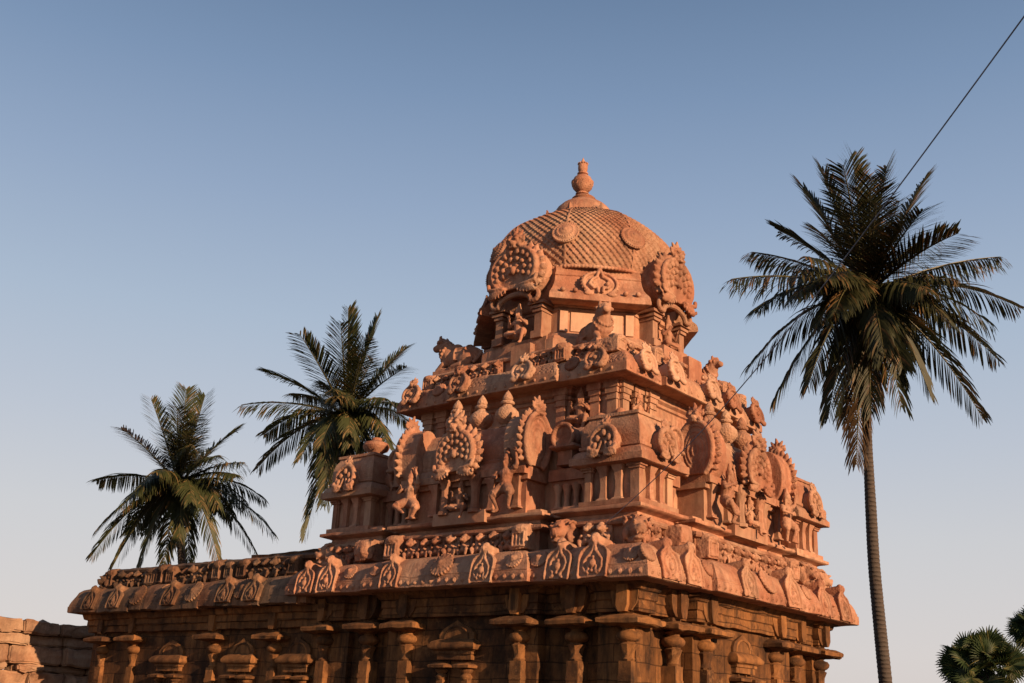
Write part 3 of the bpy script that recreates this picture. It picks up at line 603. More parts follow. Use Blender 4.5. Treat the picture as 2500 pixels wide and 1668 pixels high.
# ---- corner pavilions
def flared(s, x, y, z0, z1, M, wd=.075):
    h = z1-z0
    prof = [(wd*1.25, z0), (wd*1.15, z0+.04*h), (wd*.8, z0+.08*h), (wd*.62, z0+.3*h), (wd*.65, z0+.55*h), (wd*.85, z0+.78*h), (wd*1.35, z0+.95*h), (wd*1.4, z0+h)]
    s.stack(4, prof, M @ T(x, y, 0))
def pavilion(cx, cy, finial):
    M = T(cx, cy, 0); s = MB()
    s.box(-.47, .47, -.47, .47, 5.1, 5.82, M); s.box(-.60, .60, -.60, .60, 5.12, 5.2, M)
    pv = mk('corner_pavilion', s.mesh('corner_pavilion', .006, 3), M_och, temple)
    for q in range(4):
        MR = M @ RZ(PI/2*q)
        for x in (-.46, .46):
            b = MB(); b.box(x-.085, x+.085, -.52, -.40, 5.2, 5.70, MR); b.box(x-.11, x+.11, -.55, -.38, 5.70, 5.74, MR); b.box(x-.14, x+.14, -.57, -.36, 5.74, 5.80, MR)
            if x > 0: mk('pilaster', b.mesh('pilaster', .004, 5), M_och, pv)
            else: mk('pilaster', b.mesh('pilaster', .004, 5), M_och, pv) if q == 0 else None
        for x in (-.15, .15):
            b = MB(); flared(b, x, -.49, 5.2, 5.8, MR, .085); mk('flared_pilaster', b.mesh('flared_pilaster', .003, 5, 25), M_och, pv)
    b = MB()
    sq = [(cx-.73, cy-.73), (cx+.73, cy-.73), (cx+.73, cy+.73), (cx-.73, cy+.73)]
    sweep(b, sq, [(-.28, 5.80), (-.2, 5.77), (-.02, 5.79), (0, 5.80), (0, 5.92), (-.03, 5.93), (-.06, 6.0), (-.12, 6.05), (-.15, 6.06), (-.12, 6.08), (-.12, 6.13), (-.15, 6.14), (-.14, 6.25), (-.15, 6.38), (-.18, 6.50), (-.23, 6.58), (-.24, 6.62), (-.21, 6.63), (-.21, 6.68), (-.26, 6.70), (-.5, 6.71)], .12)
    rf = mk('pavilion_roof', b.mesh('pavilion_roof', .010, 3), M_orn, pv)
    if finial:
        b = MB(); b.stack(20, [(.16, 6.70), (.12, 6.76), (.13, 6.80), (.14, 6.82), (.25, 6.88), (.28, 6.95), (.25, 7.02), (.15, 7.06), (.10, 7.08), (.11, 7.13), (0, 7.15)], M)
        mk('roof_finial', b.mesh('roof_finial', .01, 6), M_orn, pv)
    for q in (0, 1, 3):
        MM = M @ RZ(PI/2*q) @ T(0, -.72, 6.16) @ RX(-R_(6)) @ SC(.95, .95, .95); mk('pavilion_gable', ME['kutan'], M_orn, pv, MM)
ka = 3.12
pavilion(ka, -ka, False); pavilion(-ka, -ka, True); pavilion(ka, ka-.64, True); pavilion(-ka, ka-.64, False)
# ---- barrel-roofed central pavilions
for k in range(4):
    M = FM(k); d0 = dist(k, 3.75); s = MB()
    s.box(-1.42, 1.42, -d0, -d0+.9, 5.1, 5.85, M); s.box(-1.5, 1.5, -d0-.08, -d0+.5, 5.70, 5.82, M)
    s.box(-.62, .62, -d0-.16, -d0+.1, 5.0, 5.22, M)
    ct = mk('central_pavilion', s.mesh('central_pavilion', .006, 3), M_och, temple)
    b = MB(); e = dist(k, 3.92)
    prof = [(-e+.25, 5.80), (-e, 5.79), (-e, 5.92), (-e+.04, 5.94), (-e+.07, 6.02), (-e+.11, 6.06), (-e+.10, 6.1), (-e+.13, 6.12), (-e+.10, 6.3), (-e+.14, 6.46), (-e+.18, 6.50), (-e+.20, 6.58), (-e+.27, 6.66), (-e+.30, 6.74), (-e+.38, 6.79), (-e+.5, 6.81), (-e+.62, 6.79), (-e+.75, 6.7), (-e+.9, 6.5), (-e+1.3, 6.45), (-e+1.3, 5.8)]
    nseg = 24; vs = []; fs = []
    for i in range(nseg+1):
        u = -1.5+3.0*i/nseg; vs += [(u, y, z) for y, z in prof]
    m_ = len(prof)
    for i in range(nseg):
        for j in range(m_): a = i*m_+j; c_ = i*m_+(j+1) % m_; fs.append((a, c_, c_+m_, a+m_))
    fs += [tuple(range(m_)), tuple(range(nseg*m_, (nseg+1)*m_))]
    b.add(vs, fs, M)
    rf = mk('barrel_roof', b.mesh('barrel_roof', .010, 3), M_orn, ct)
    for u in (-1.25, -.68, .68, 1.25): 
        b = MB(); flared(b, u, -d0-.03, 5.2, 5.78, M, .085); mk('flared_pilaster', b.mesh('flared_pilaster', .003, 5, 25), M_och, ct)
    for i in range(3):
        mk('pot_finial', ME['pot'], M_pot, rf, M @ T(-.62+.62*i, -dist(k, 3.42), 6.78) @ RZ(i*.7) @ SC(1, 1, .93))
    if k in SIDES:
        orn('front_gable', 'nasi', M_orn, rf, k, 0, 4.06, 6.26, 0, False, .93)
        for sg in (1, -1):
            orn('end_gable', 'gable', M_orn, rf, k, sg*1.54, 3.68, 6.36, 0, sg < 0, .95, sg*PI/2)
        orn('guardian_figure', 'dance', M_orn, ct, k, -1.12, 4.0, 5.12, 0, True, 1.0, .1)
        orn('guardian_figure', 'stand', M_orn, ct, k, 1.16, 4.02, 5.08, 0, False, 1.05, .0)
        orn('seated_deity', 'sit', M_orn, ct, k, 0, 3.86, 5.24, 0, False, .78)
        for sg in (1, -1):
            b = MB(); MM = M @ T(sg*.36, -d0-.13, 0)
            b.stack(8, [(.12, 5.18), (.12, 5.24), (.085, 5.26), (.07, 5.4), (.075, 5.6), (.10, 5.74), (.13, 5.78), (.13, 5.84)], MM)
            b.chain([MM @ Vector((sg*(.02+.08*math.cos(a)), -.06, 5.84+.08*math.sin(a))) for a in [R_(x) for x in range(-90, 200, 30)]], .035)
            mk('niche_column', b.mesh('niche_column', .004, 6), M_och, ct)
        b = MB(); b.chain([M @ Vector((.34*math.cos(R_(a)), -d0-.16, 5.84+.16*math.sin(R_(a)))) for a in range(0, 181, 20)], .045); mk('niche_arch', b.mesh('niche_arch'), M_orn, ct)
        b = MB(); b.box(-.30, .30, -d0-.02, -d0+.02, 5.24, 5.86, M); 
# ---- second storey
s = MB()
sweep(s, rectplan(2.42, [(1.9, -.08), (1.35, .06)]), [(.0, 6.5), (.06, 6.7), (.08, 6.86), (.02, 6.9), (0, 6.95), (0, 7.45), (.04, 7.47), (.04, 7.52), (.01, 7.54), (.07, 7.58), (.08, 7.66), (.12, 7.68), (.14, 7.75)], .15)
w2 = mk('second_storey_wall', s.mesh('second_storey_wall', .008, 3), M_och, temple)
for k in range(4):
    M = FM(k); d = dist(k, 2.42)
    h = half(k, 2.42)
    for u in (-h+.12, -h+.5, -1.18, 1.18, h-.5, h-.12):
        s = MB(); e = .06 if abs(u) < 1.3 else 0
        s.box(u-.10, u+.10, -d-e-.07, -d, 6.9, 7.34, M); s.box(u-.12, u+.12, -d-e-.095, -d, 7.34, 7.38, M); s.box(u-.105, u+.105, -d-e-.075, -d, 7.38, 7.46, M); s.box(u-.13, u+.13, -d-e-.10, -d, 7.46, 7.56, M, 0); s.box(u-.16, u+.16, -d-e-.12, -d, 7.56, 7.68, M)
        mk('pilaster', s.mesh('pilaster', .005, 5), M_och, w2)
    if k in SIDES:
        orn('relief_figure', 'sit', M_orn, w2, k, -1.62 if k else 1.62, 2.5, 6.98, 0, False, .85)
        for u in (-1.78, 1.78) if k == 0 else (1.78,): 
            pass
s = MB(); M = T(2.5, -2.5, 6.82) @ RZ(R_(45))
for i in (-1, 1): s.chain([M @ Vector((.0+i*.0, 0, .1)), M @ Vector((i*.22, .02, .06)), M @ Vector((i*.34, .06, .12))], [.13, .12, .1])
s.cone(M @ Vector((-.3, .05, .08)), M @ Vector((.3, .05, .08)), .11, .11, 16); s.ell(M @ Vector((0, -.02, .22)), (.1, .1, .1))
mk('corner_scroll', sculpt(s, 'corner_scroll', .015), M_orn, w2)
# flame crests above the end pavilions on the left
for (k, u, n) in ((0, -2.0, 2.9), (1, 2.0, 2.9)):
    s = MB(); s.box(-.2, .2, -.02, .2, 0, .12)
    for x, hh, tl in ((-.13, .36, -.2), (.02, .44, 0), (.16, .32, .25)): s.ell((x, 0, hh*.55), (.09, .07, hh*.55), RY(tl)); s.ell((x, -.05, hh*.5), (.04, .05, hh*.4), RY(tl))
    mk('flame_crest', sculpt(s, 'flame_crest', .014), M_orn, w2, FM(k) @ T(u, -dist(k, n), 6.72))
# ---- second cornice
s = MB()
sweep(s, rectplan(2.87, [(1.38, .10)]), [(-.45, 7.72), (-.4, 7.70), (-.03, 7.70), (0, 7.715), (.003, 7.79), (0, 7.865), (-.02, 7.875), (-.02, 7.9), (-.05, 7.95), (-.09, 8.03), (-.15, 8.11), (-.22, 8.17), (-.32, 8.2), (-.55, 8.22)], .5)
S1 = s; s = MB()
def latd(sl, tl, z):
    if z < 7.91 or z > 8.16: return 0
    A = ((sl+tl*1.2)/.105) % 1; B = ((tl*1.2-sl)/.105) % 1; e = min(A, 1-A, B, 1-B)
    return .022*min(1, e/.16)-.006
sweep(s, rectplan(2.87, [(1.38, .10)]), refine([(-.45, 7.72), (-.4, 7.70), (-.03, 7.70), (0, 7.715), (.003, 7.79), (0, 7.865), (-.02, 7.875), (-.02, 7.9), (-.05, 7.95), (-.09, 8.03), (-.15, 8.11), (-.22, 8.17), (-.32, 8.2), (-.55, 8.22)], .022), .022, disp=latd)
for k in range(4):
    h = half(k, 2.87); x = -h+.14
    while x < h-.08:
        dd = dist(k, 2.87)+(.1 if abs(x) < 1.38 else 0)
        s.ell(tuple(FM(k) @ Vector((x, -dd, 7.79))), (.036, .025, .036) if k % 2 == 0 else (.025, .036, .036), None, 10, 6); x += .24
cor1 = mk('upper_cornice', s.mesh('upper_cornice', .010, 2.5), M_lat, temple)
for k, lst in ((0, (-2.4, -1.0, .62, 2.25)), (1, (-1.95, -1.15, .2, 1.0, 2.2))):
    for i, u in enumerate(lst):
        n = 2.97+(.1 if abs(u) < 1.38 else 0)
        orn('horseshoe_ornament', 'facep', M_pale if (k, i) in ((0, 2), (1, 0), (1, 1), (1, 2)) else M_orn, cor1, k, u, n, 7.80, -R_(14), sc=1.0)
    for u in (-1.75, 1.62): orn('lotus_medallion', 'lotus', M_orn, cor1, k, u, 2.80, 8.05, -R_(30), sc=1.05)
# ---- upper frieze
s = MB()
sweep(s, rectplan(2.42, [(1.30, .12)]), [(-.02, 8.12), (0, 8.2), (0, 8.44), (.07, 8.45), (.09, 8.49), (.07, 8.53), (0, 8.55)], .12)
fr1 = mk('upper_frieze', s.mesh('upper_frieze', .012, 3), M_orn, temple)
for k in SIDES:
    frieze_run(fr1, k, [-.95, -.65, -.35, .55, .82, 1.1], 2.62, 8.17, .8)
    frieze_run(fr1, k, [-2.1, -1.85, 1.6, 1.85, 2.1], 2.48, 8.17, .8)
    for u in (-2.35, 2.3): orn('beast_head', 'mouth', M_orn, fr1, k, u*.98, 2.48, 8.16, 0, False, .85)
    for u in (-1.28, 1.28): orn('beast_head', 'mouth', M_orn, fr1, k, u, 2.62, 8.16, 0, False, .9)
    s = MB(); d = dist(k, 2.62); s.box(-.02, .46, -d-.02, -d+.6, 8.2, 8.72, FM(k)); s.box(-.72, .72, -d+.12, -d+.9, 8.5, 8.78, FM(k)); mk('niche_base', s.mesh('niche_base', .008, 4), M_och, fr1)
# ---- octagonal drum
s = MB()
O = polyplan(8, 1.0)
def osweep(s, prof, seg=.15, capt=True):
    # profile in circumradius
    for_ = polyplan(8, 1.0); pts = []
    nn = 8; k = max(2, int(1.6/seg)); ring = []
    for i in range(nn):
        a = Vector(for_[i])-Vector((0, CY)); b = Vector(for_[(i+1) % nn])-Vector((0, CY))
        ring += [a.lerp(b, j/k) for j in range(k)]
    n = len(ring); vs = []; fs = []
    for r, z in prof: vs += [(p.x*r, CY+p.y*r, z) for p in ring]
    for j in range(len(prof)-1):
        for i in range(n): a = j*n+i; b = j*n+(i+1) % n; fs.append((a, b, b+n, a+n))
    if capt: fs.append(tuple(range((len(prof)-1)*n, len(prof)*n)))
    s.add(vs, fs)
osweep(s, [(2.35, 8.4), (2.35, 8.78), (2.3, 8.80), (2.28, 8.86), (2.18, 8.9), (2.14, 8.97), (2.03, 9.0), (2.0, 9.04), (2.0, 9.46), (2.03, 9.47), (2.03, 9.52), (2.0, 9.53), (2.08, 9.56), (2.1, 9.62), (2.0, 9.66)])
drum = mk('octagonal_drum', s.mesh('octagonal_drum', .006, 3), M_och, temple)
for q in range(4):
    M = T(0, CY, 0) @ RZ(PI/4+PI/2*q)
    s = MB(); s.box(-.52, .52, -1.875, -1.8, 9.05, 9.45, M)
    for x in (-.66, .66): s.box(x-.08, x+.08, -1.895, -1.8, 9.03, 9.47, M)
    mk('drum_panel', s.mesh('drum_panel', .003, 4), M_pale, drum)
# ---- dome eave
s = MB()
EV = [(2.05, 9.60), (2.2, 9.56), (2.5, 9.565), (2.53, 9.58), (2.52, 9.66), (2.49, 9.72), (2.42, 9.78), (2.33, 9.86), (2.25, 9.96), (2.20, 10.06), (2.165, 10.16), (2.15, 10.19), (2.17, 10.21), (2.15, 10.24), (2.10, 10.30), (2.10, 10.34), (2.12, 10.395), (1.6, 10.41)]
o8 = [Vector((math.cos(PI/8+PI/4*i), math.sin(PI/8+PI/4*i))) for i in range(8)]
ring0 = []
for q in range(4):
    a = o8[2*q]; b = o8[(2*q+1) % 8]
    ring0 += [(a.lerp(b, j/10), 9) for j in range(11)] if False else []
for q in range(4):          # diagonal faces stand out as eaves; the cardinal ones step back behind the dormers
    a = o8[(2*q) % 8]; b = o8[(2*q+1) % 8]
    ring0 += [(a.lerp(b, -.04+1.08*j/12)*.975, 99) for j in range(13)]
    c_ = o8[(2*q+2) % 8]; ring0 += [(b.lerp(c_, .06+.88*j/6), 2.06) for j in range(7)]
nr = len(ring0); vs = []; fs = []
for r, z in EV:
    for p, lim in ring0: rr_ = min(r, lim); vs.append((p.x*rr_, CY+p.y*rr_, z))
for j in range(len(EV)-1):
    for i in range(nr): a = j*nr+i; b = j*nr+(i+1) % nr; fs.append((a, b, b+nr, a+nr))
s.add(vs, fs)
for i in range(8):
    if i % 2: continue
    M = T(0, CY, 0) @ RZ(PI/4*i+PI/4)
    for x in (-.75, -.5, .5, .75): s.ell(tuple(M @ Vector((x, -2.25, 9.78))), (.055, .055, .05))
eave = mk('dome_eave', s.mesh('dome_eave', .012, 2.5), M_orn, temple)
def eave_arch():
    s = MB(); s.ell((0, .02, .20), (.30, .06, .24), None, 18, 10)
    for sg in (1, -1):
        s.chain([Vector((sg*.30*math.cos(R_(a)), -.03, .20+.24*math.sin(R_(a)))) for a in range(-50, 91, 14)], .028)
        s.chain([Vector((sg*x, -.06, z)) for x, z in ((.03, .42), (.05, .32), (.14, .26), (.19, .16), (.12, .08), (.05, .1), (.04, .0))], .028)
        s.ell((sg*.12, -.06, .17), .04); s.ell((sg*.2, -.03, -.03), (.09, .04, .05))
        for a in range(-50, 91, 14): s.ell((sg*.33*math.cos(R_(a)), -.02, .20+.27*math.sin(R_(a))), .022, None, 8, 6)
    s.ell((0, -.04, .47), (.05, .05, .07)); return s
ME['eavearch'] = sculpt(eave_arch(), 'eave_arch', .012, .004)
for q in range(4):
    mk('horseshoe_ornament', ME['eavearch'], M_orn, eave, T(0, CY, 0) @ RZ(PI/4+PI/2*q) @ T(0, -2.20, 9.76) @ RX(-R_(17)) @ SC(1.15, 1.15, 1.15))
# ---- dome: eight curved fields of diamond tiles
DP = [(1.99, 10.37), (2.07, 10.68), (2.07, 10.95), (2.01, 11.22), (1.88, 11.5), (1.68, 11.76), (1.40, 11.98), (1.08, 12.14), (.92, 12.19)]
def dome_r(t):
    x = t*(len(DP)-1); i = min(int(x), len(DP)-2); f = x-i
    g_ = lambda j: Vector(DP[max(0, min(len(DP)-1, j))])
    a, b, c, d = g_(i-1), g_(i), g_(i+1), g_(i+2)
    return .5*((2*b)+(-a+c)*f+(2*a-5*b+4*c-d)*f*f+(-a+3*b-3*c+d)*f**3)
s = MB(); NS, NT = 100, 230
oct_ = [Vector((math.cos(a_), math.sin(a_))) for q in range(4) for a_ in (PI/4+PI/2*q-R_(19.5), PI/4+PI/2*q+R_(19.5))]
vs = []; fs = []; n = NS*8
arc = [0]
for j in range(NT): arc.append(arc[-1]+(dome_r((j+1)/NT)-dome_r(j/NT)).length)
for j in range(NT+1):
    rz_ = dome_r(j/NT)
    for i in range(8):
        for q in range(NS):
            f = q/NS; p = oct_[i].lerp(oct_[(i+1) % 8], f)
            bul = 1+.05*math.sin(PI*f)**.8
            u = (f-.5)*1.56*min(1, rz_.x/2.0+.12); v_ = arc[j]*.95
            A = ((u+v_)/.15) % 1; B = ((v_-u)/.15) % 1
            hgt = .036*(1-A)*min(1, A/.10)+.014*(1-B)-.014*(1 if min(B, 1-B) < .09 else 0)+.004*noise.noise(Vector((u*9, v_*9, i)))
            if f < .014 or f > .986: hgt = .04
            if j < 3 or j > NT-4: hgt = .0
            r = rz_.x*bul+hgt
            vs.append((p.x*r, CY+p.y*r, rz_.y+hgt*.3))
for j in range(NT):
    for i in range(n): a = j*n+i; b = j*n+(i+1) % n; fs.append((a, b, b+n, a+n))
s.add(vs, fs)
dome = mk('lattice_dome', s.mesh('lattice_dome', .004, 2, 50), M_orn, temple)
for rr, zz, tr in ((2.03, 10.41, .046), (.93, 12.19, .035)):
    s = MB(); pts = []
    for i in range(8): pts += [oct_[i].lerp(oct_[(i+1) % 8], j/19)*rr*(1+.047*math.sin(PI*j/19)**.8) for j in range(19)]
    for p in pts: s.ell((p.x, CY+p.y, zz), tr, None, 8, 6)
    mk('bead_band', sculpt(s, 'bead_band', .016, .004), M_orn, dome)
def medal():
    s = MB(); s.ell((0, .06, 0), (.26, .1, .26), None, 24, 8); s.ell((0, 0, 0), (.29, .05, .29), None, 24, 8); s.ell((0, -.035, 0), (.21, .05, .21), None, 22, 8); s.ell((0, -.07, 0), (.12, .04, .12), None, 18, 8); s.ell((0, -.1, 0), (.05, .03, .05))
    for r_i, nb, z_ in ((.27, 34, -.035), (.17, 22, -.072)):
        for i in range(nb): a = 2*PI*i/nb; s.ell((r_i*math.cos(a), z_, r_i*math.sin(a)), .011, None, 7, 5)
    return s
ME['medal'] = sculpt(medal(), 'dome_medallion', .010, .002)
for i in range(8):
    a = math.atan2(oct_[i].y, oct_[i].x); p = dome_r(.335)
    mk('dome_medallion', ME['medal'], M_orn, dome, T(math.cos(a)*(p.x+.035), CY+math.sin(a)*(p.x+.035), p.y) @ RZ(a+PI/2) @ RX(-R_(21)))
# lotus cap
s = MB()
s.stack(32, [(.92, 12.16), (.94, 12.21), (.88, 12.25), (.66, 12.27), (.69, 12.33), (.67, 12.45), (.60, 12.58), (.50, 12.68), (.38, 12.76), (.27, 12.82), (.24, 12.84), (.27, 12.88), (.24, 12.91), (.13, 12.94)], T(-.04, CY-.03, 0))
for i in range(8):
    a = 2*PI*i/8+.3; ca, sa = math.cos(a), math.sin(a)
    M = T(-.04+ca*.84, CY-.03+sa*.84, 12.24) @ RZ(a+PI/2)
    s.cone(M @ Vector((0, 0, 0)), M @ Vector((0, -.05, .17)), .09, .015, 4); s.ell((0, 0, 0), (.12, .05, .09), M @ T(.0, .14, .12) @ RX(-.4))
lc = mk('lotus_cap', s.mesh('lotus_cap', .006, 4, 35), M_orn, dome)
s = MB()
FQ = T(-.07, CY-.05, 12.92) @ SC(.80, .80, .80) @ T(0, 0, -12.96)
s.stack(28, [(.24, 12.94), (.15, 12.99), (.12, 13.02), (.19, 13.05), (.19, 13.08), (.13, 13.11), (.13, 13.13), (.20, 13.18), (.275, 13.27), (.295, 13.38), (.315, 13.42), (.315, 13.45), (.28, 13.47), (.24, 13.57), (.16, 13.64), (.10, 13.67), (.15, 13.69), (.155, 13.72), (.10, 13.74), (.105, 13.77), (.135, 13.82), (.14, 13.92), (.13, 14.0), (.11, 14.02)], FQ, 0, True, True)
for i in range(12): a = 2*PI*i/12; s.ell((0, 0, 0), (.028, .028, .03), FQ @ T(.13*math.cos(a), .13*math.sin(a), 14.02), 8, 6); s.cone(FQ @ Vector((.27*math.cos(a), .27*math.sin(a), 13.3)), FQ @ Vector((.29*math.cos(a+.2), .29*math.sin(a+.2), 13.4)), .02, .02, 5)
s.stack(12, [(.09, 14.02), (.07, 14.08), (.03, 14.16), (.0, 14.24)], FQ)
mk('dome_finial', s.mesh('dome_finial', .004, 8, 35), M_orn, dome)
# ---- four big dormer gables of the dome with deity niches
for k in range(4):
    M = T(0, CY, 0) @ RZ(PI/2*k)
    rfn = mk('dome_gable', ME['dnasi'], M_orn, dome, M @ T(0, -2.34, 10.33) @ SC(1.05, 1, 1.02))
    s = MB()
    for sg in (1, -1):
        x = sg*.50
        s.box(x-.13, x+.13, -2.22, -1.7, 8.85, 9.0, M); s.box(x-.09, x+.09, -2.16, -1.7, 9.0, 9.42, M)
        for q, (e, z) in enumerate(((.11, 9.40), (.15, 9.47), (.20, 9.55))): s.box(x-e, x+e, -2.14-e*.6, -1.7, z, z+.055, M)
        s.chain([M @ Vector((sg*(.48+.12*math.cos(a)), -2.3, 9.72+.11*math.sin(a))) for a in [R_(t) for t in range(-120, 190, 30)]], .05)
    s.chain([M @ Vector((.42*math.cos(R_(a)), -2.3, 9.62+.20*math.sin(R_(a)))) for a in range(0, 181, 15)], .055)
    s.box(-.72, .72, -2.15, -1.7, 8.75, 8.87, M)
    mk('niche_frame', s.mesh('niche_frame', .006, 5), M_och, drum)
    mk('seated_deity', ME['sit'], M_fig, drum, M @ T(0, -2.12, 8.95) @ SC(.95, .95, .95))

# ---- lower pilasters
def pilaster(k, u, n, big=1.0, broken=0, par=None, M=None):
    if M is None: M = FM(k) @ T(u, -dist(k, n), 0)
    b = big; s = MB(); rr = random.Random(int(u*100)+k*7+int(n*10))
    dz = rr.uniform(-.015, .015)
    s.box(-.115*b, .115*b, -.09, .25, 0, 2.66, M); s.box(-.122*b, .122*b, -.097, .2, 2.36, 2.44, M)
    s.stack(8, [(.11*b, 2.63), (.095*b, 2.66), (.11*b, 2.69), (.09*b, 2.72), (.095*b, 2.80), (.125*b, 2.88), (.14*b, 2.915), (.10*b, 2.935), (.11*b, 2.96)], M @ T(0, .02, 0))
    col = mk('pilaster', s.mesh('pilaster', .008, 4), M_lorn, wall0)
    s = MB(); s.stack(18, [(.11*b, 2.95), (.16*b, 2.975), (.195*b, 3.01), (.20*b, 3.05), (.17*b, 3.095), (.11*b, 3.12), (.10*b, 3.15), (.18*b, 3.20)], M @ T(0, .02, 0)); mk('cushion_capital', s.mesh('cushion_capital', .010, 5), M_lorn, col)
    s = MB(); w_ = .40*b
    s.stack(4, [(w_*.55, 3.185), (w_*.86, 3.20), (w_*.98, 3.215), (w_, 3.27), (w_*.96, 3.295), (w_*.6, 3.345), (w_*.45, 3.36)], M @ T(0, .06, dz) @ RZ(rr.uniform(-.03, .03)))
    me = s.mesh('slab'); bm = bmesh.new(); bm.from_mesh(me); bmesh.ops.subdivide_edges(bm, edges=bm.edges[:], cuts=4, use_grid_fill=True); bm.to_mesh(me); bm.free(); jitter(me, .028, 4.5)
    mk('abacus_slab', me, M_lorn, col)
    s = MB(); s.box(-.12*b, .12*b, -.06, .3, 3.33, 3.44, M)
    pr = [(-.26*b, 3.86), (-.26*b, 3.66), (-.22*b, 3.52), (-.13*b, 3.42), (.13*b, 3.42), (.22*b, 3.52), (.26*b, 3.66), (.26*b, 3.86)]
    s.prism(pr, -.12, .2, M)
    pr2 = [(-.10*b, 3.85), (-.10*b, 3.5), (-.06*b, 3.40), (.06*b, 3.40), (.10*b, 3.5), (.10*b, 3.85)]
    s.prism(pr2, -.2, .1, M)
    mk('corbel', s.mesh('corbel', .012, 5), M_lorn, col)
    return col
LP = {0: (-3.5, -2.3, -1.2, 1.4, 2.5, 3.5), 1: (-2.25, -1.4, 1.1, 2.1, 3.15)}
for k in range(4):
    for u in LP[k % 2]:
        pilaster(k, u, 3.66+(.08 if abs(u) < 1.8 else 0)-(.14 if 2.2 < abs(u) < 2.6 and False else 0))
def niche(M, wd=.46, z0=2.98, par=None):
    par = par or wall0
    s = MB()
    s2 = MB(); sweep(s2, [(-wd, -.12), (wd, -.12), (wd, .3), (-wd, .3)], [(-.10, z0-.16), (-.02, z0-.16), (.0, z0-.14), (.05, z0-.13), (.07, z0-.10), (.07, z0-.06), (.03, z0+.0), (-.02, z0+.03), (-.07, z0+.05), (-.14, z0+.055)], .09, True, True); s.add(s2.v, s2.f, M)
    s.box(-wd*.84, wd*.84, -.08, .2, z0-.30, z0-.15, M); s.box(-wd*.9, wd*.9, -.11, .2, z0-.20, z0-.155, M)
    pd = [(-wd*.86, z0+.03), (-wd*.88, z0+.12), (-wd*.7, z0+.22), (-wd*.35, z0+.29), (0, z0+.36), (wd*.35, z0+.29), (wd*.7, z0+.22), (wd*.88, z0+.12), (wd*.86, z0+.03)]
    s.prism(pd, -.035, .2, M)
    s.box(-wd*.36, -wd*.30, -.02, .2, 0, z0-.3, M); s.box(wd*.30, wd*.36, -.02, .2, 0, z0-.3, M)
    nc = mk('niche', s.mesh('niche', .010, 5), M_lorn, par)
    s = MB(); s.chain([M @ Vector((wd*.6*math.cos(R_(a)), -.035, z0+.06+.20*math.sin(R_(a)))) for a in range(0, 181, 15)], .02)
    mk('niche_arch', s.mesh('niche_arch', .006, 6), M_lorn, nc)
    for sg in (1, -1):
        s = MB(); MM = M @ T(sg*wd*.62, -.04, 0)
        s.box(-.07, .07, -.06, .15, 0, z0-.62, MM); s.stack(14, [(.07, z0-.64), (.10, z0-.61), (.11, z0-.58), (.08, z0-.55), (.07, z0-.53), (.11, z0-.5), (.12, z0-.47), (.08, z0-.44)], MM); s.stack(4, [(.1, z0-.45), (.18, z0-.44), (.19, z0-.40), (.16, z0-.38), (.1, z0-.36)], MM)
        mk('niche_column', s.mesh('niche_column', .006, 6), M_lorn, nc)
    s = MB(); 
    return nc
niche(FM(0) @ T(.0, -dist(0, 3.72), 0)); niche(FM(1) @ T(-.13, -dist(1, 3.72), 0), .40)

# ---- low hall joined to the left of the tower
HX0, HX1 = -12.3, -3.5
def hallplan(inset, x1=HX1): return [(HX0+inset, -4.14+inset), (x1, -4.14+inset), (x1, 3.4-inset), (HX0+inset, 3.4-inset)]
s = MB(); sweep(s, hallplan(.52), [(0, 0), (0, 2.0), (0, 3.42)], .25)
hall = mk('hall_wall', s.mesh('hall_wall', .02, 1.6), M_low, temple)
s = MB(); sweep(s, hallplan(.40), [(-.06, 3.30), (0, 3.31), (.0, 3.44), (.04, 3.45), (.04, 3.58), (.10, 3.6), (.14, 3.72)], .14)
mk('hall_entablature', s.mesh('hall_entablature', .025, 2.2), M_low, hall)
# cornice made of separate worn blocks
hc = None; x = HX0; blocks = MB(); rr = random.Random(11)
prof = [(.55, 3.72), (.03, 3.715), (0, 3.73), (0, 3.86), (.02, 3.875), (.02, 3.90), (.05, 4.0), (.10, 4.10), (.17, 4.20), (.28, 4.28), (.45, 4.33), (1.2, 4.34), (1.2, 3.72)]
while x < -4.0:
    L_ = rr.uniform(.45, .85); x2 = min(x+L_, -3.9); dy = rr.uniform(-.025, .02); dz = rr.uniform(-.02, .02)
    m_ = len(prof); ns = 6; vs = []; fs = []
    for i in range(ns+1):
        xx = x+.006+(x2-x-.012)*i/ns
        vs += [(xx if not (x == HX0) else xx+(o*.9 if i == 0 else 0), -4.14+o+dy, z+dz) for o, z in prof]
    for i in range(ns):
        for j in range(m_): a = i*m_+j; c_ = i*m_+(j+1) % m_; fs.append((a, c_, c_+m_, a+m_))
    fs += [tuple(range(m_)), tuple(range(ns*m_, (ns+1)*m_))]
    blocks.add(vs, fs); x = x2
sweep(blocks, hallplan(.06, -3.7), [(-.02, 3.725), (.0, 3.86), (-.04, 4.0), (-.14, 4.2), (-.3, 4.30), (-.6, 4.325)], .3)
hc = mk('hall_cornice', blocks.mesh('hall_cornice', .022, 2.6), M_hall, hall)
for u, key in ((-11.35, 'plaqueS'), (-10.3, 'plaqueS'), (-8.15, 'plaqueS'), (-6.2, 'plaqueS'), (-5.3, 'plaqueS')):
    mk('horseshoe_ornament', ME[key], M_hall, hc, T(u, -4.19, 3.80) @ RX(-R_(16)) @ SC(1.0, .8, .95))
for u in (-9.5, -7.4, -5.7): mk('lotus_medallion', ME['lotusB'], M_hall, hc, T(u, -4.06, 4.07) @ RX(-R_(28)))
s = MB(); sweep(s, hallplan(.62, -3.6), [(0, 4.25), (0, 4.36), (-.02, 4.66), (.07, 4.68), (.10, 4.74), (.02, 4.80), (-.5, 4.80)], .14)
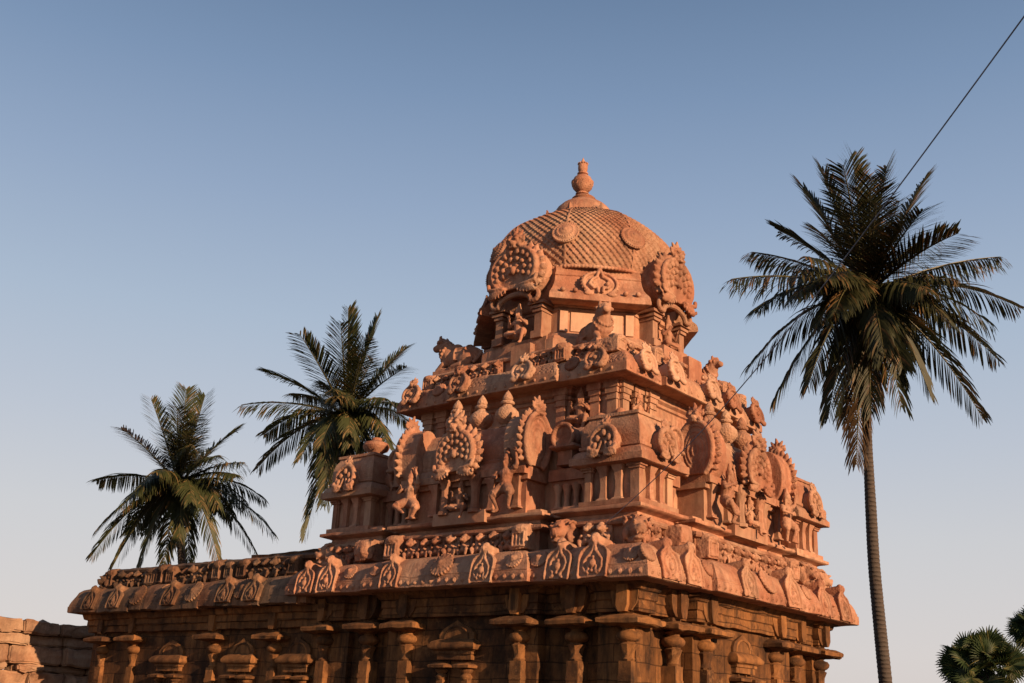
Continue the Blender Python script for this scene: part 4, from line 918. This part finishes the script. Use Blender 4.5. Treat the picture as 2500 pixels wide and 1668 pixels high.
hf = mk('hall_frieze', s.mesh('hall_frieze', .03, 2.0), M_hall, hall)
x = -11.4; i = 0
while x < -4.4:
    if i % 7 in (0, 5, 6):
        mk('beast_head', ME['mouth'], M_hall, hf, T(x, -3.55, 4.34) @ RZ(rr.uniform(-.15, .15)) @ SC(rr.uniform(.9, 1.3), 1, rr.uniform(.95, 1.15))); x += rr.uniform(.38, .5)
    else: mk('carved_imp', ME['imp%d' % (i % 4)], M_hall, hf, T(x, -3.56, 4.34) @ RZ(rr.uniform(-.35, .35)) @ RY(rr.uniform(-.12, .12)) @ SC(rr.uniform(.85, 1.3), 1.1, rr.uniform(.7, 1.1))); x += .31
    i += 1
mk('beast_head', ME['beast'], M_hall, hf, T(-11.5, -3.5, 4.3) @ RZ(-PI/4) @ SC(1.1, 1.1, 1))
s = MB(); s.box(-6.6, -3.8, -3.3, 2.8, 4.74, 4.92); 
me = s.mesh('roof_slab'); bm = bmesh.new(); bm.from_mesh(me); bmesh.ops.subdivide_edges(bm, edges=bm.edges[:], cuts=14, use_grid_fill=True); bm.to_mesh(me); bm.free(); jitter(me, .05, 1.6)
mk('roof_slab', me, M_lorn, hall)
for u in (-11.3, -10.0, -7.0, -5.0): 
    pilaster(0, u, 3.62, 1.0, M=T(u, -3.62, -.13))
for u in (-8.5, -6.0, -4.25): niche(T(u, -3.64, 0), .42 if u > -8 else .5, 2.75, hall)

# ================================================================== things resting on the ledges
BG = 'recumbent bull statues on the corners of the upper ledge'
M = T(-1.86, -2.12, 8.62) @ RZ(PI) @ SC(1.0, 1.0, 1.0)
tag(mk('bull_statue', ME['bull'], M_fig, None, M), 'recumbent stone bull in full profile facing left, on the left end of the upper ledge', 'bull statue', BG)
M = T(1.66, -2.12, 8.56) @ RZ(R_(-25)) @ SC(.82, .86, .90)
tag(mk('bull_statue', ME['bullt'], M_fig, None, M), 'stone bull looking up over the near corner, in front of the pale drum panel', 'bull statue', BG)
M = T(1.95, 1.35, 8.50) @ RZ(R_(-10)) @ SC(.72, .80, .82)
tag(mk('bull_statue', ME['bull'], M_fig, None, M), 'stone bull seen head on above the right-hand cornice, nearest the tall palm', 'bull statue', BG)

# lightning cable
p0, p1 = at(1478, 1279, 17.6), at(2575, -62, 7.5)
s = MB(); n = 40; pts = [p0.lerp(p1, i/n)-Vector((0, 0, .33*math.sin(PI*i/n))) for i in range(n+1)]
for i in range(n): s.cone(pts[i], pts[i+1], .0062, .0062, 6, False)
tag(mk('cable', s.mesh('cable'), M_cable), 'thin dark cable rising from the temple ledge across the tall palm to the sky', 'cable')

# ruined wall at far left
root = tag(mk('ruined_wall', None, None, None, T(-14.9, -3.0, 0)), 'low broken wall of big rough granite blocks with a square hole, left of the hall', 'wall')
rr = random.Random(5); rows = [(0, .7), (.7, 1.4), (1.4, 1.95), (1.95, 2.40), (2.40, 2.58), (2.58, 3.04), (3.04, 3.31)]
WR = T(-17.6, 0, 0) @ RZ(PI/2)
def rough(x0, x1, y0, y1, z0, z1, amp=.07, fr=2.2):
    s = MB(); s.box(x0, x1, y0, y1, z0, z1); me = s.mesh('block'); bm = bmesh.new(); bm.from_mesh(me); bmesh.ops.bevel(bm, geom=bm.edges[:], offset=.04, segments=2, affect='EDGES'); bmesh.ops.subdivide_edges(bm, edges=[e for e in bm.edges if e.calc_length() > .1], cuts=8, use_grid_fill=True); bm.to_mesh(me); bm.free(); jitter(me, amp, fr); jitter(me, .012, 9)
    me.polygons.foreach_set('use_smooth', [True]*len(me.polygons)); me.set_sharp_from_angle(angle=R_(40)); return me
HOLE = (-4.24, -4.02)
for ri, (z0, z1) in enumerate(rows):
    x = -8.6+rr.uniform(-.2, .2)
    while x < 1.5:
        x2 = x+rr.uniform(.7, 1.5)
        if ri == 4 and x < HOLE[1] and x2 > HOLE[0]:
            if x < HOLE[0]-.1: mk('stone_block', rough(x+.01, HOLE[0], -3.1, -2.4, z0+.008, z1-.008), M_wall, root, WR)
            x = HOLE[1]; continue
        y0 = -3.1+rr.uniform(-.12, .08)
        mk('stone_block', rough(x+.01, x2-.01, y0, -2.4, z0+.008, z1-.008), M_wall, root, WR)
        x = x2
s = MB()
for (a0, a1, b0, b1) in ((-8.6, HOLE[0]-.02, 0, 3.5), (HOLE[1]+.02, 1.5, 0, 3.5), (HOLE[0]-.02, HOLE[1]+.02, 0, 2.38), (HOLE[0]-.02, HOLE[1]+.02, 2.62, 3.5)): s.box(a0, a1, -2.85, -2.55, b0, b1)
mk('rubble_core', s.mesh('rubble_core'), M_wall, root, WR)
x = -8.5
while x < 1.5:
    x2 = x+rr.uniform(.9, 1.3); mk('coping_stone', rough(x+.012, x2-.012, -3.2, -2.3, 3.33, 3.33+rr.uniform(.27, .33), .07), M_wall, root, WR); x = x2
tag(root)

# ================================================================== palms
def frond(C0, tip, L, bow, mat, rg, wid=.85, droop=.6, dens=44, nar=1.0):
    C0 = Vector(C0); tip = Vector(tip); ch = tip-C0
    mid = C0+ch*.5+Vector((0, 0, 1))*bow
    s = MB(); pts = []; n = 26
    for i in range(n+1):
        t = i/n; pts.append(C0*(1-t)**2+mid*2*t*(1-t)+tip*t*t)
    def P(t): x = t*n; i = min(int(x), n-1); return pts[i].lerp(pts[i+1], x-i)
    def TG(t): i = min(int(t*n), n-1); return (pts[i+1]-pts[i]).normalized()
    for i in range(n): s.cone(pts[i], pts[i+1], .045*(1-i/n)+.008, .045*(1-(i+1)/n)+.008, 5, False)
    nb = len(s.f); hz = Vector((ch.y, -ch.x, 0)); hz = hz.normalized() if hz.length > .2 else Vector((rg.uniform(-1, 1), rg.uniform(-1, 1), 0)).normalized()
    twist = rg.uniform(-.5, .5); upf = .45*max(0, ch.normalized().z)
    for i in range(dens):
        t = .13+.87*(i+rg.uniform(-.2, .2))/dens; t = max(.1, min(1, t))
        p = P(t); tg = TG(t); side0 = tg.cross(Vector((0, 0, 1))); side0 = side0.normalized() if side0.length > .15 else hz
        side0 = Matrix.Rotation(twist*(t-.2), 3, tg) @ side0
        up = side0.cross(tg).normalized()
        ll = wid*(.62+.80*math.sin(PI*min(1, t*.85+.12)))*(.45 if t > .96 else 1)*rg.uniform(.85, 1.1)*.78
        for sg in (1, -1):
            if rg.random() < .07: continue
            fw = .62+.75*t+upf+rg.uniform(-.12, .12)
            d0 = (side0*sg*1.0+tg*fw+up*rg.uniform(.05, .35)).normalized()
            w_ = .0205*nar*rg.uniform(.8, 1.2); q = p; w0 = w_*.7; dd = d0; prev = None; k = 4
            wdv = tg*.8-up*.3; dl = droop*rg.uniform(.6, 1.35)
            vs = []; 
            for j in range(k+1):
                f = j/k; ww = w_*(1-.0*f)*(1.0 if j < k else .1)*(.6 if j == 0 else 1)
                pw = (wdv-dd*wdv.dot(dd)).normalized()
                vs += [q+pw*ww, q-pw*ww]
                dd = (dd+Vector((0, 0, -1))*dl*.42).normalized(); q = q+dd*(ll/k)
            s.add(vs, [(2*j, 2*j+1, 2*j+3, 2*j+2) for j in range(k)])
    me = bpy.data.meshes.new('frond'); me.from_pydata(s.v, [], s.f); me.materials.append(mat); me.materials.append(M_rach)
    me.polygons.foreach_set('material_index', [1]*nb+[0]*(len(s.f)-nb)); me.polygons.foreach_set('use_smooth', [False]*len(me.polygons)); me.update()
    return me
def trunk(pts, rs):
    # dense rings with leaf-scar ridges
    s = MB(); P = [Vector(p) for p in pts]; ring = []; step = .055; 
    L = [0]; 
    for a, b in zip(P[:-1], P[1:]): L.append(L[-1]+(b-a).length)
    m = int(L[-1]/step); vs = []; fs = []; n = 16
    def ev(d):
        for i in range(len(P)-1):
            if d <= L[i+1]+1e-6:
                f = (d-L[i])/(L[i+1]-L[i]); p0 = P[max(0, i-1)]; p1 = P[i]; p2 = P[i+1]; p3 = P[min(len(P)-1, i+2)]
                return .5*((2*p1)+(-p0+p2)*f+(2*p0-5*p1+4*p2-p3)*f*f+(-p0+3*p1-3*p2+p3)*f**3), rs[i]*(1-f)+rs[i+1]*f
        return P[-1], rs[-1]
    for j in range(m+1):
        p, r = ev(L[-1]*j/m); r *= (1.04 if j % 2 == 0 else .975)+.02*noise.noise(Vector((j*.3, 0, 0)))
        vs += [(p.x+r*math.cos(2*PI*i/n), p.y+r*math.sin(2*PI*i/n), p.z+.012*noise.noise(Vector((i*.9, j*.5, 1)))) for i in range(n)]
    for j in range(m):
        for i in range(n): a = j*n+i; b = j*n+(i+1) % n; fs.append((a, b, b+n, a+n))
    s.add(vs, fs); return s.mesh('trunk', 0, 1, 60)
def palm(label, cpx, D, tips, tpts, trs, mat, L, seed, flower=False, wid=.85, dead=()):
    rg = random.Random(seed); C0 = at(cpx[0], cpx[1], D)
    base = at(*tpts[-1], D)
    P = [at(x, y, D) for x, y in tpts]
    dv = P[-1]-P[-2]; f = P[-1].z/abs(dv.z) if abs(dv.z) > .01 else 0
    if P[-1].z > .05: P.append(P[-1]+dv*f); P[-1].z = 0
    root = tag(mk('coconut_palm', None, None, None, Matrix.Translation(P[-1])), label, 'palm tree', 'coconut palms standing round the temple')
    P = P[::-1]; trs = (list(trs)+[trs[-1]*1.1]*(len(P)-len(trs)))[::-1]
    mk('trunk', trunk(P, trs), M_trunk, root)
    srt = sorted(tips, key=lambda q: math.atan2(q[1]-cpx[1], q[0]-cpx[0])); ext = []
    for q0, q1 in zip(srt, srt[1:]+srt[:1]):
        a0 = math.atan2(q0[1]-cpx[1], q0[0]-cpx[0]); a1 = math.atan2(q1[1]-cpx[1], q1[0]-cpx[0]); a1 += 2*PI if a1 < a0-.01 else 0
        if rg.random() < .62:
            am = a0+(a1-a0)*rg.uniform(.3, .7); rr_ = min(math.hypot(q0[0]-cpx[0], q0[1]-cpx[1]), math.hypot(q1[0]-cpx[0], q1[1]-cpx[1]))*rg.uniform(.62, .86)
            ext.append((cpx[0]+math.cos(am)*rr_, cpx[1]+math.sin(am)*rr_))
    for i, tp in enumerate(list(tips)+ext):
        x, y = tp[:2]; proj = math.hypot(x-cpx[0], y-cpx[1])*D/FPX
        rest = math.sqrt(max(.1, L*L*(.95 if proj < L else 1)-proj*proj)) if proj < L else .3
        sg = tp[2] if len(tp) > 2 else rg.choice((-1, 1))
        dep = D+sg*rest*.85
        tip = at(x, y, dep)
        up = (cpx[1]-y)*D/FPX
        bow = tp[3] if len(tp) > 3 else (.25+.32*max(0, 1-up/2.5) if up > 0 else .95+.12*min(3, -up))
        mt = M_dead if i in dead else mat
        mk('frond', frond(C0+Vector((0, 0, -.1)), tip, L, bow, mt, rg, wid, .22 if up > 1.5 else rg.uniform(.6, 1.0), 74), None, root)
    # crownshaft bases and fibre
    s = MB()
    for i in range(26):
        a = rg.uniform(0, 2*PI); rr_ = rg.uniform(.05, .16); s.cone(C0+Vector((math.cos(a)*rr_, math.sin(a)*rr_, -.75)), C0+Vector((math.cos(a)*.34, math.sin(a)*.34, rg.uniform(-.1, .4))), .06, .03, 6)
    mk('crown_base', s.mesh('crown_base', .02, 4), M_trunk, root)
    # fruit
    for i in range(14):
        a = rg.uniform(0, 2*PI); s = MB(); s.ell((0, 0, 0), (.09, .09, .12)); mk('coconut', s.mesh('coconut'), M_rach, root, Matrix.Translation(C0+Vector((math.cos(a)*.33, math.sin(a)*.33, rg.uniform(-.75, -.2)))))
    if flower:
        s = MB(); tocam = (CAM-C0).normalized()
        for i in range(70):
            b0 = C0+tocam*.4+Vector((rg.uniform(-.1, .1), rg.uniform(-.1, .1), .12)); e_ = b0+Vector((rg.uniform(-.3, .3), rg.uniform(-.3, .3), rg.uniform(-.25, .35))); s.cone(b0, e_, .012, .008, 5)
            for q in range(3): s.ell(b0.lerp(e_, rg.random()), .026, None, 6, 4)
        mk('flower_cluster', s.mesh('flower_cluster'), M_flow, root)
    return root
def c8(l): return [(1760+t[0]/1.742, 340+t[1]/1.742)+tuple(t[2:]) for t in l]
def c9(l): return [(200+t[0]/2.3756, 740+t[1]/2.3756)+tuple(t[2:]) for t in l]
palm('tallest coconut palm, right of the temple, dark drooping crown with an orange flower cluster', (2117, 712), 30,
     c8([(560, 62, 1), (520, 110, -1), (345, 200, 1), (430, 125, 1), (705, 115, 1), (868, 165, 1), (860, 300, -1), (640, 160, -1), (250, 390, 1), (135, 480, 1), (45, 595, -1), (140, 730, -1), (105, 985, 1), (215, 1135, -1), (320, 560, -1),
         (455, 1190, -1), (575, 1385, -1, .6), (530, 1210, 1), (1190, 500, 1), (1010, 400, -1), (1268, 715, 1), (1155, 790, -1), (1185, 945, 1), (1115, 1190, 1), (890, 1085, -1), (770, 1140, -1), (640, 1170, -1, .7), (660, 1120, 1), (420, 780, -1), (880, 640, -1), (700, 930, -1), (1010, 600, -1)]),
     [(2117, 735), (2114, 860), (2113, 950), (2119, 1100), (2126, 1240), (2134, 1380), (2147, 1520), (2162, 1668)], (.13, .135, .125, .12, .145, .155, .165, .175), M_leaf, 4.3, 3, True, 1.05, dead=(16,))
palm('middle coconut palm, tall and rising partly behind the left roofs of the temple', (846, 1012), 40,
     c9([(1545, 32, 1), (1500, 120, -1), (1262, 180, -1), (1715, 85, 1), (1640, 200, -1), (1880, 255, 1), (1885, 370, -1), (1068, 400, 1), (925, 590, -1), (1050, 765, 1), (1012, 965, 1), (1265, 905, -1), (1285, 1375, -1), (1400, 1180, 1), (1905, 700, 1),
         (1875, 590, -1), (1780, 830, -1), (1335, 1010, 1), (1480, 1150, -1), (1600, 1050, 1), (1700, 1000, -1), (1450, 500, -1), (1560, 820, -1), (1380, 450, 1)]),
     [(846, 1030), (850, 1120), (858, 1250), (866, 1400), (872, 1600)], (.16, .15, .15, .16, .17), M_leaf2, 4.1, 8, False, .95)
palm('shortest coconut palm, farthest left behind the low hall, with one browned frond', (437, 1178), 42,
     c9([(605, 498, 1), (550, 600, -1), (400, 555, 1), (715, 535, 1), (660, 640, -1), (225, 725, 1), (895, 735, 1), (945, 925, -1), (85, 1030, 1), (72, 1330, -1), (45, 1480, 1), (170, 1545, -1), (330, 1530, -1), (1068, 1145, 1), (1125, 1350, -1),
         (1012, 1452, 1), (790, 1490, -1), (620, 1530, 1), (470, 1530, 1), (230, 1180, -1), (700, 1190, -1), (430, 980, -1), (560, 1400, -1), (880, 1250, 1), (640, 820, -1)]),
     [(437, 1195), (440, 1300), (446, 1420), (450, 1600)], (.16, .15, .15, .17), M_leaf2, 4.2, 21, False, .95, dead=(5,))
# ---- fan palms bottom right
def fanleaf(rg, R0=.75):
    s = MB(); n = 26
    for i in range(n):
        a = R_(-125+250*i/(n-1))+rg.uniform(-.02, .02); r = R0*(1-.25*(abs(a)/2.2)**2)*rg.uniform(.92, 1.05); w_ = .042*R0/.75
        d = Vector((math.sin(a), 0, math.cos(a))); p = Vector((d.z, 0, -d.x))
        bend = .14*r; fd = .02
        pts = [(Vector((0, 0, 0)), .006), (d*r*.5+Vector((0, -fd, 0)), w_), (d*r*.8+Vector((0, bend*.4, 0)), w_*.5), (d*r+Vector((0, bend, -.06*r)), .004)]
        vs = []
        for q, ww in pts: vs += [q-p*ww, q+Vector((0, .03*(ww/.04), 0)), q+p*ww]
        fs = []
        for j in range(3): fs += [(3*j, 3*j+1, 3*j+4, 3*j+3), (3*j+1, 3*j+2, 3*j+5, 3*j+4)]
        s.add(vs, fs)
    s.cone((0, 0, 0), (0, .1, -1.0*R0/.75), .018, .028, 5)
    return s.mesh('fan_leaf', 0, 1, 60)
rg = random.Random(4); FL = [fanleaf(rg) for _ in range(4)]
for m_ in FL: m_.materials.append(M_fan)
def fanpalm(label, px, D, Rr, n, sc, seed, low=False):
    rg = random.Random(seed); c = at(px[0], px[1], D)
    root = tag(mk('fan_palm', None, None, None, T(c.x, c.y, 0)), label, 'palm tree', 'fan palms at the right edge')
    mk('trunk', trunk([(c.x, c.y, 0), (c.x, c.y, c.z*.5), (c.x, c.y, c.z)], [.3, .25, .28]), M_trunk, root)
    for i in range(n):
        th = 2*PI*(i*.618)+rg.uniform(-.2, .2); el = math.asin(max(-1, min(1, rg.uniform(-.75, 1.0))))
        d = Vector((math.cos(th)*math.cos(el), math.sin(th)*math.cos(el), math.sin(el))); p = c+d*Rr*rg.uniform(.62, 1.0)
        q = d.to_track_quat('Z', 'Y').to_matrix().to_4x4()
        M = Matrix.Translation(p) @ q @ RZ(rg.uniform(0, 6.28)) @ RX(rg.uniform(-.5, .5)) @ SC(sc, sc, sc)
        mk('fan_leaf', FL[i % 4], None, root, M)
fanpalm('bushy fan palm with spiky dark green leaves in the bottom right corner', (2405, 1640), 48, 1.35, 78, 1.15, 2)
fanpalm('second fan palm cut off by the right edge, taller than the bushy one', (2530, 1535), 50, .75, 40, 1.0, 6)

# ================================================================== ground
s = MB(); n = 24; Sz = 3000
vs = [((i/n-.5)*2*Sz, (j/n-.5)*2*Sz, 0) for j in range(n+1) for i in range(n+1)]
s.add(vs, [(j*(n+1)+i, j*(n+1)+i+1, (j+1)*(n+1)+i+1, (j+1)*(n+1)+i) for j in range(n) for i in range(n)])
tag(mk('ground', s.mesh('ground'), M_ground), 'bare dry reddish earth', None, None, 'structure')
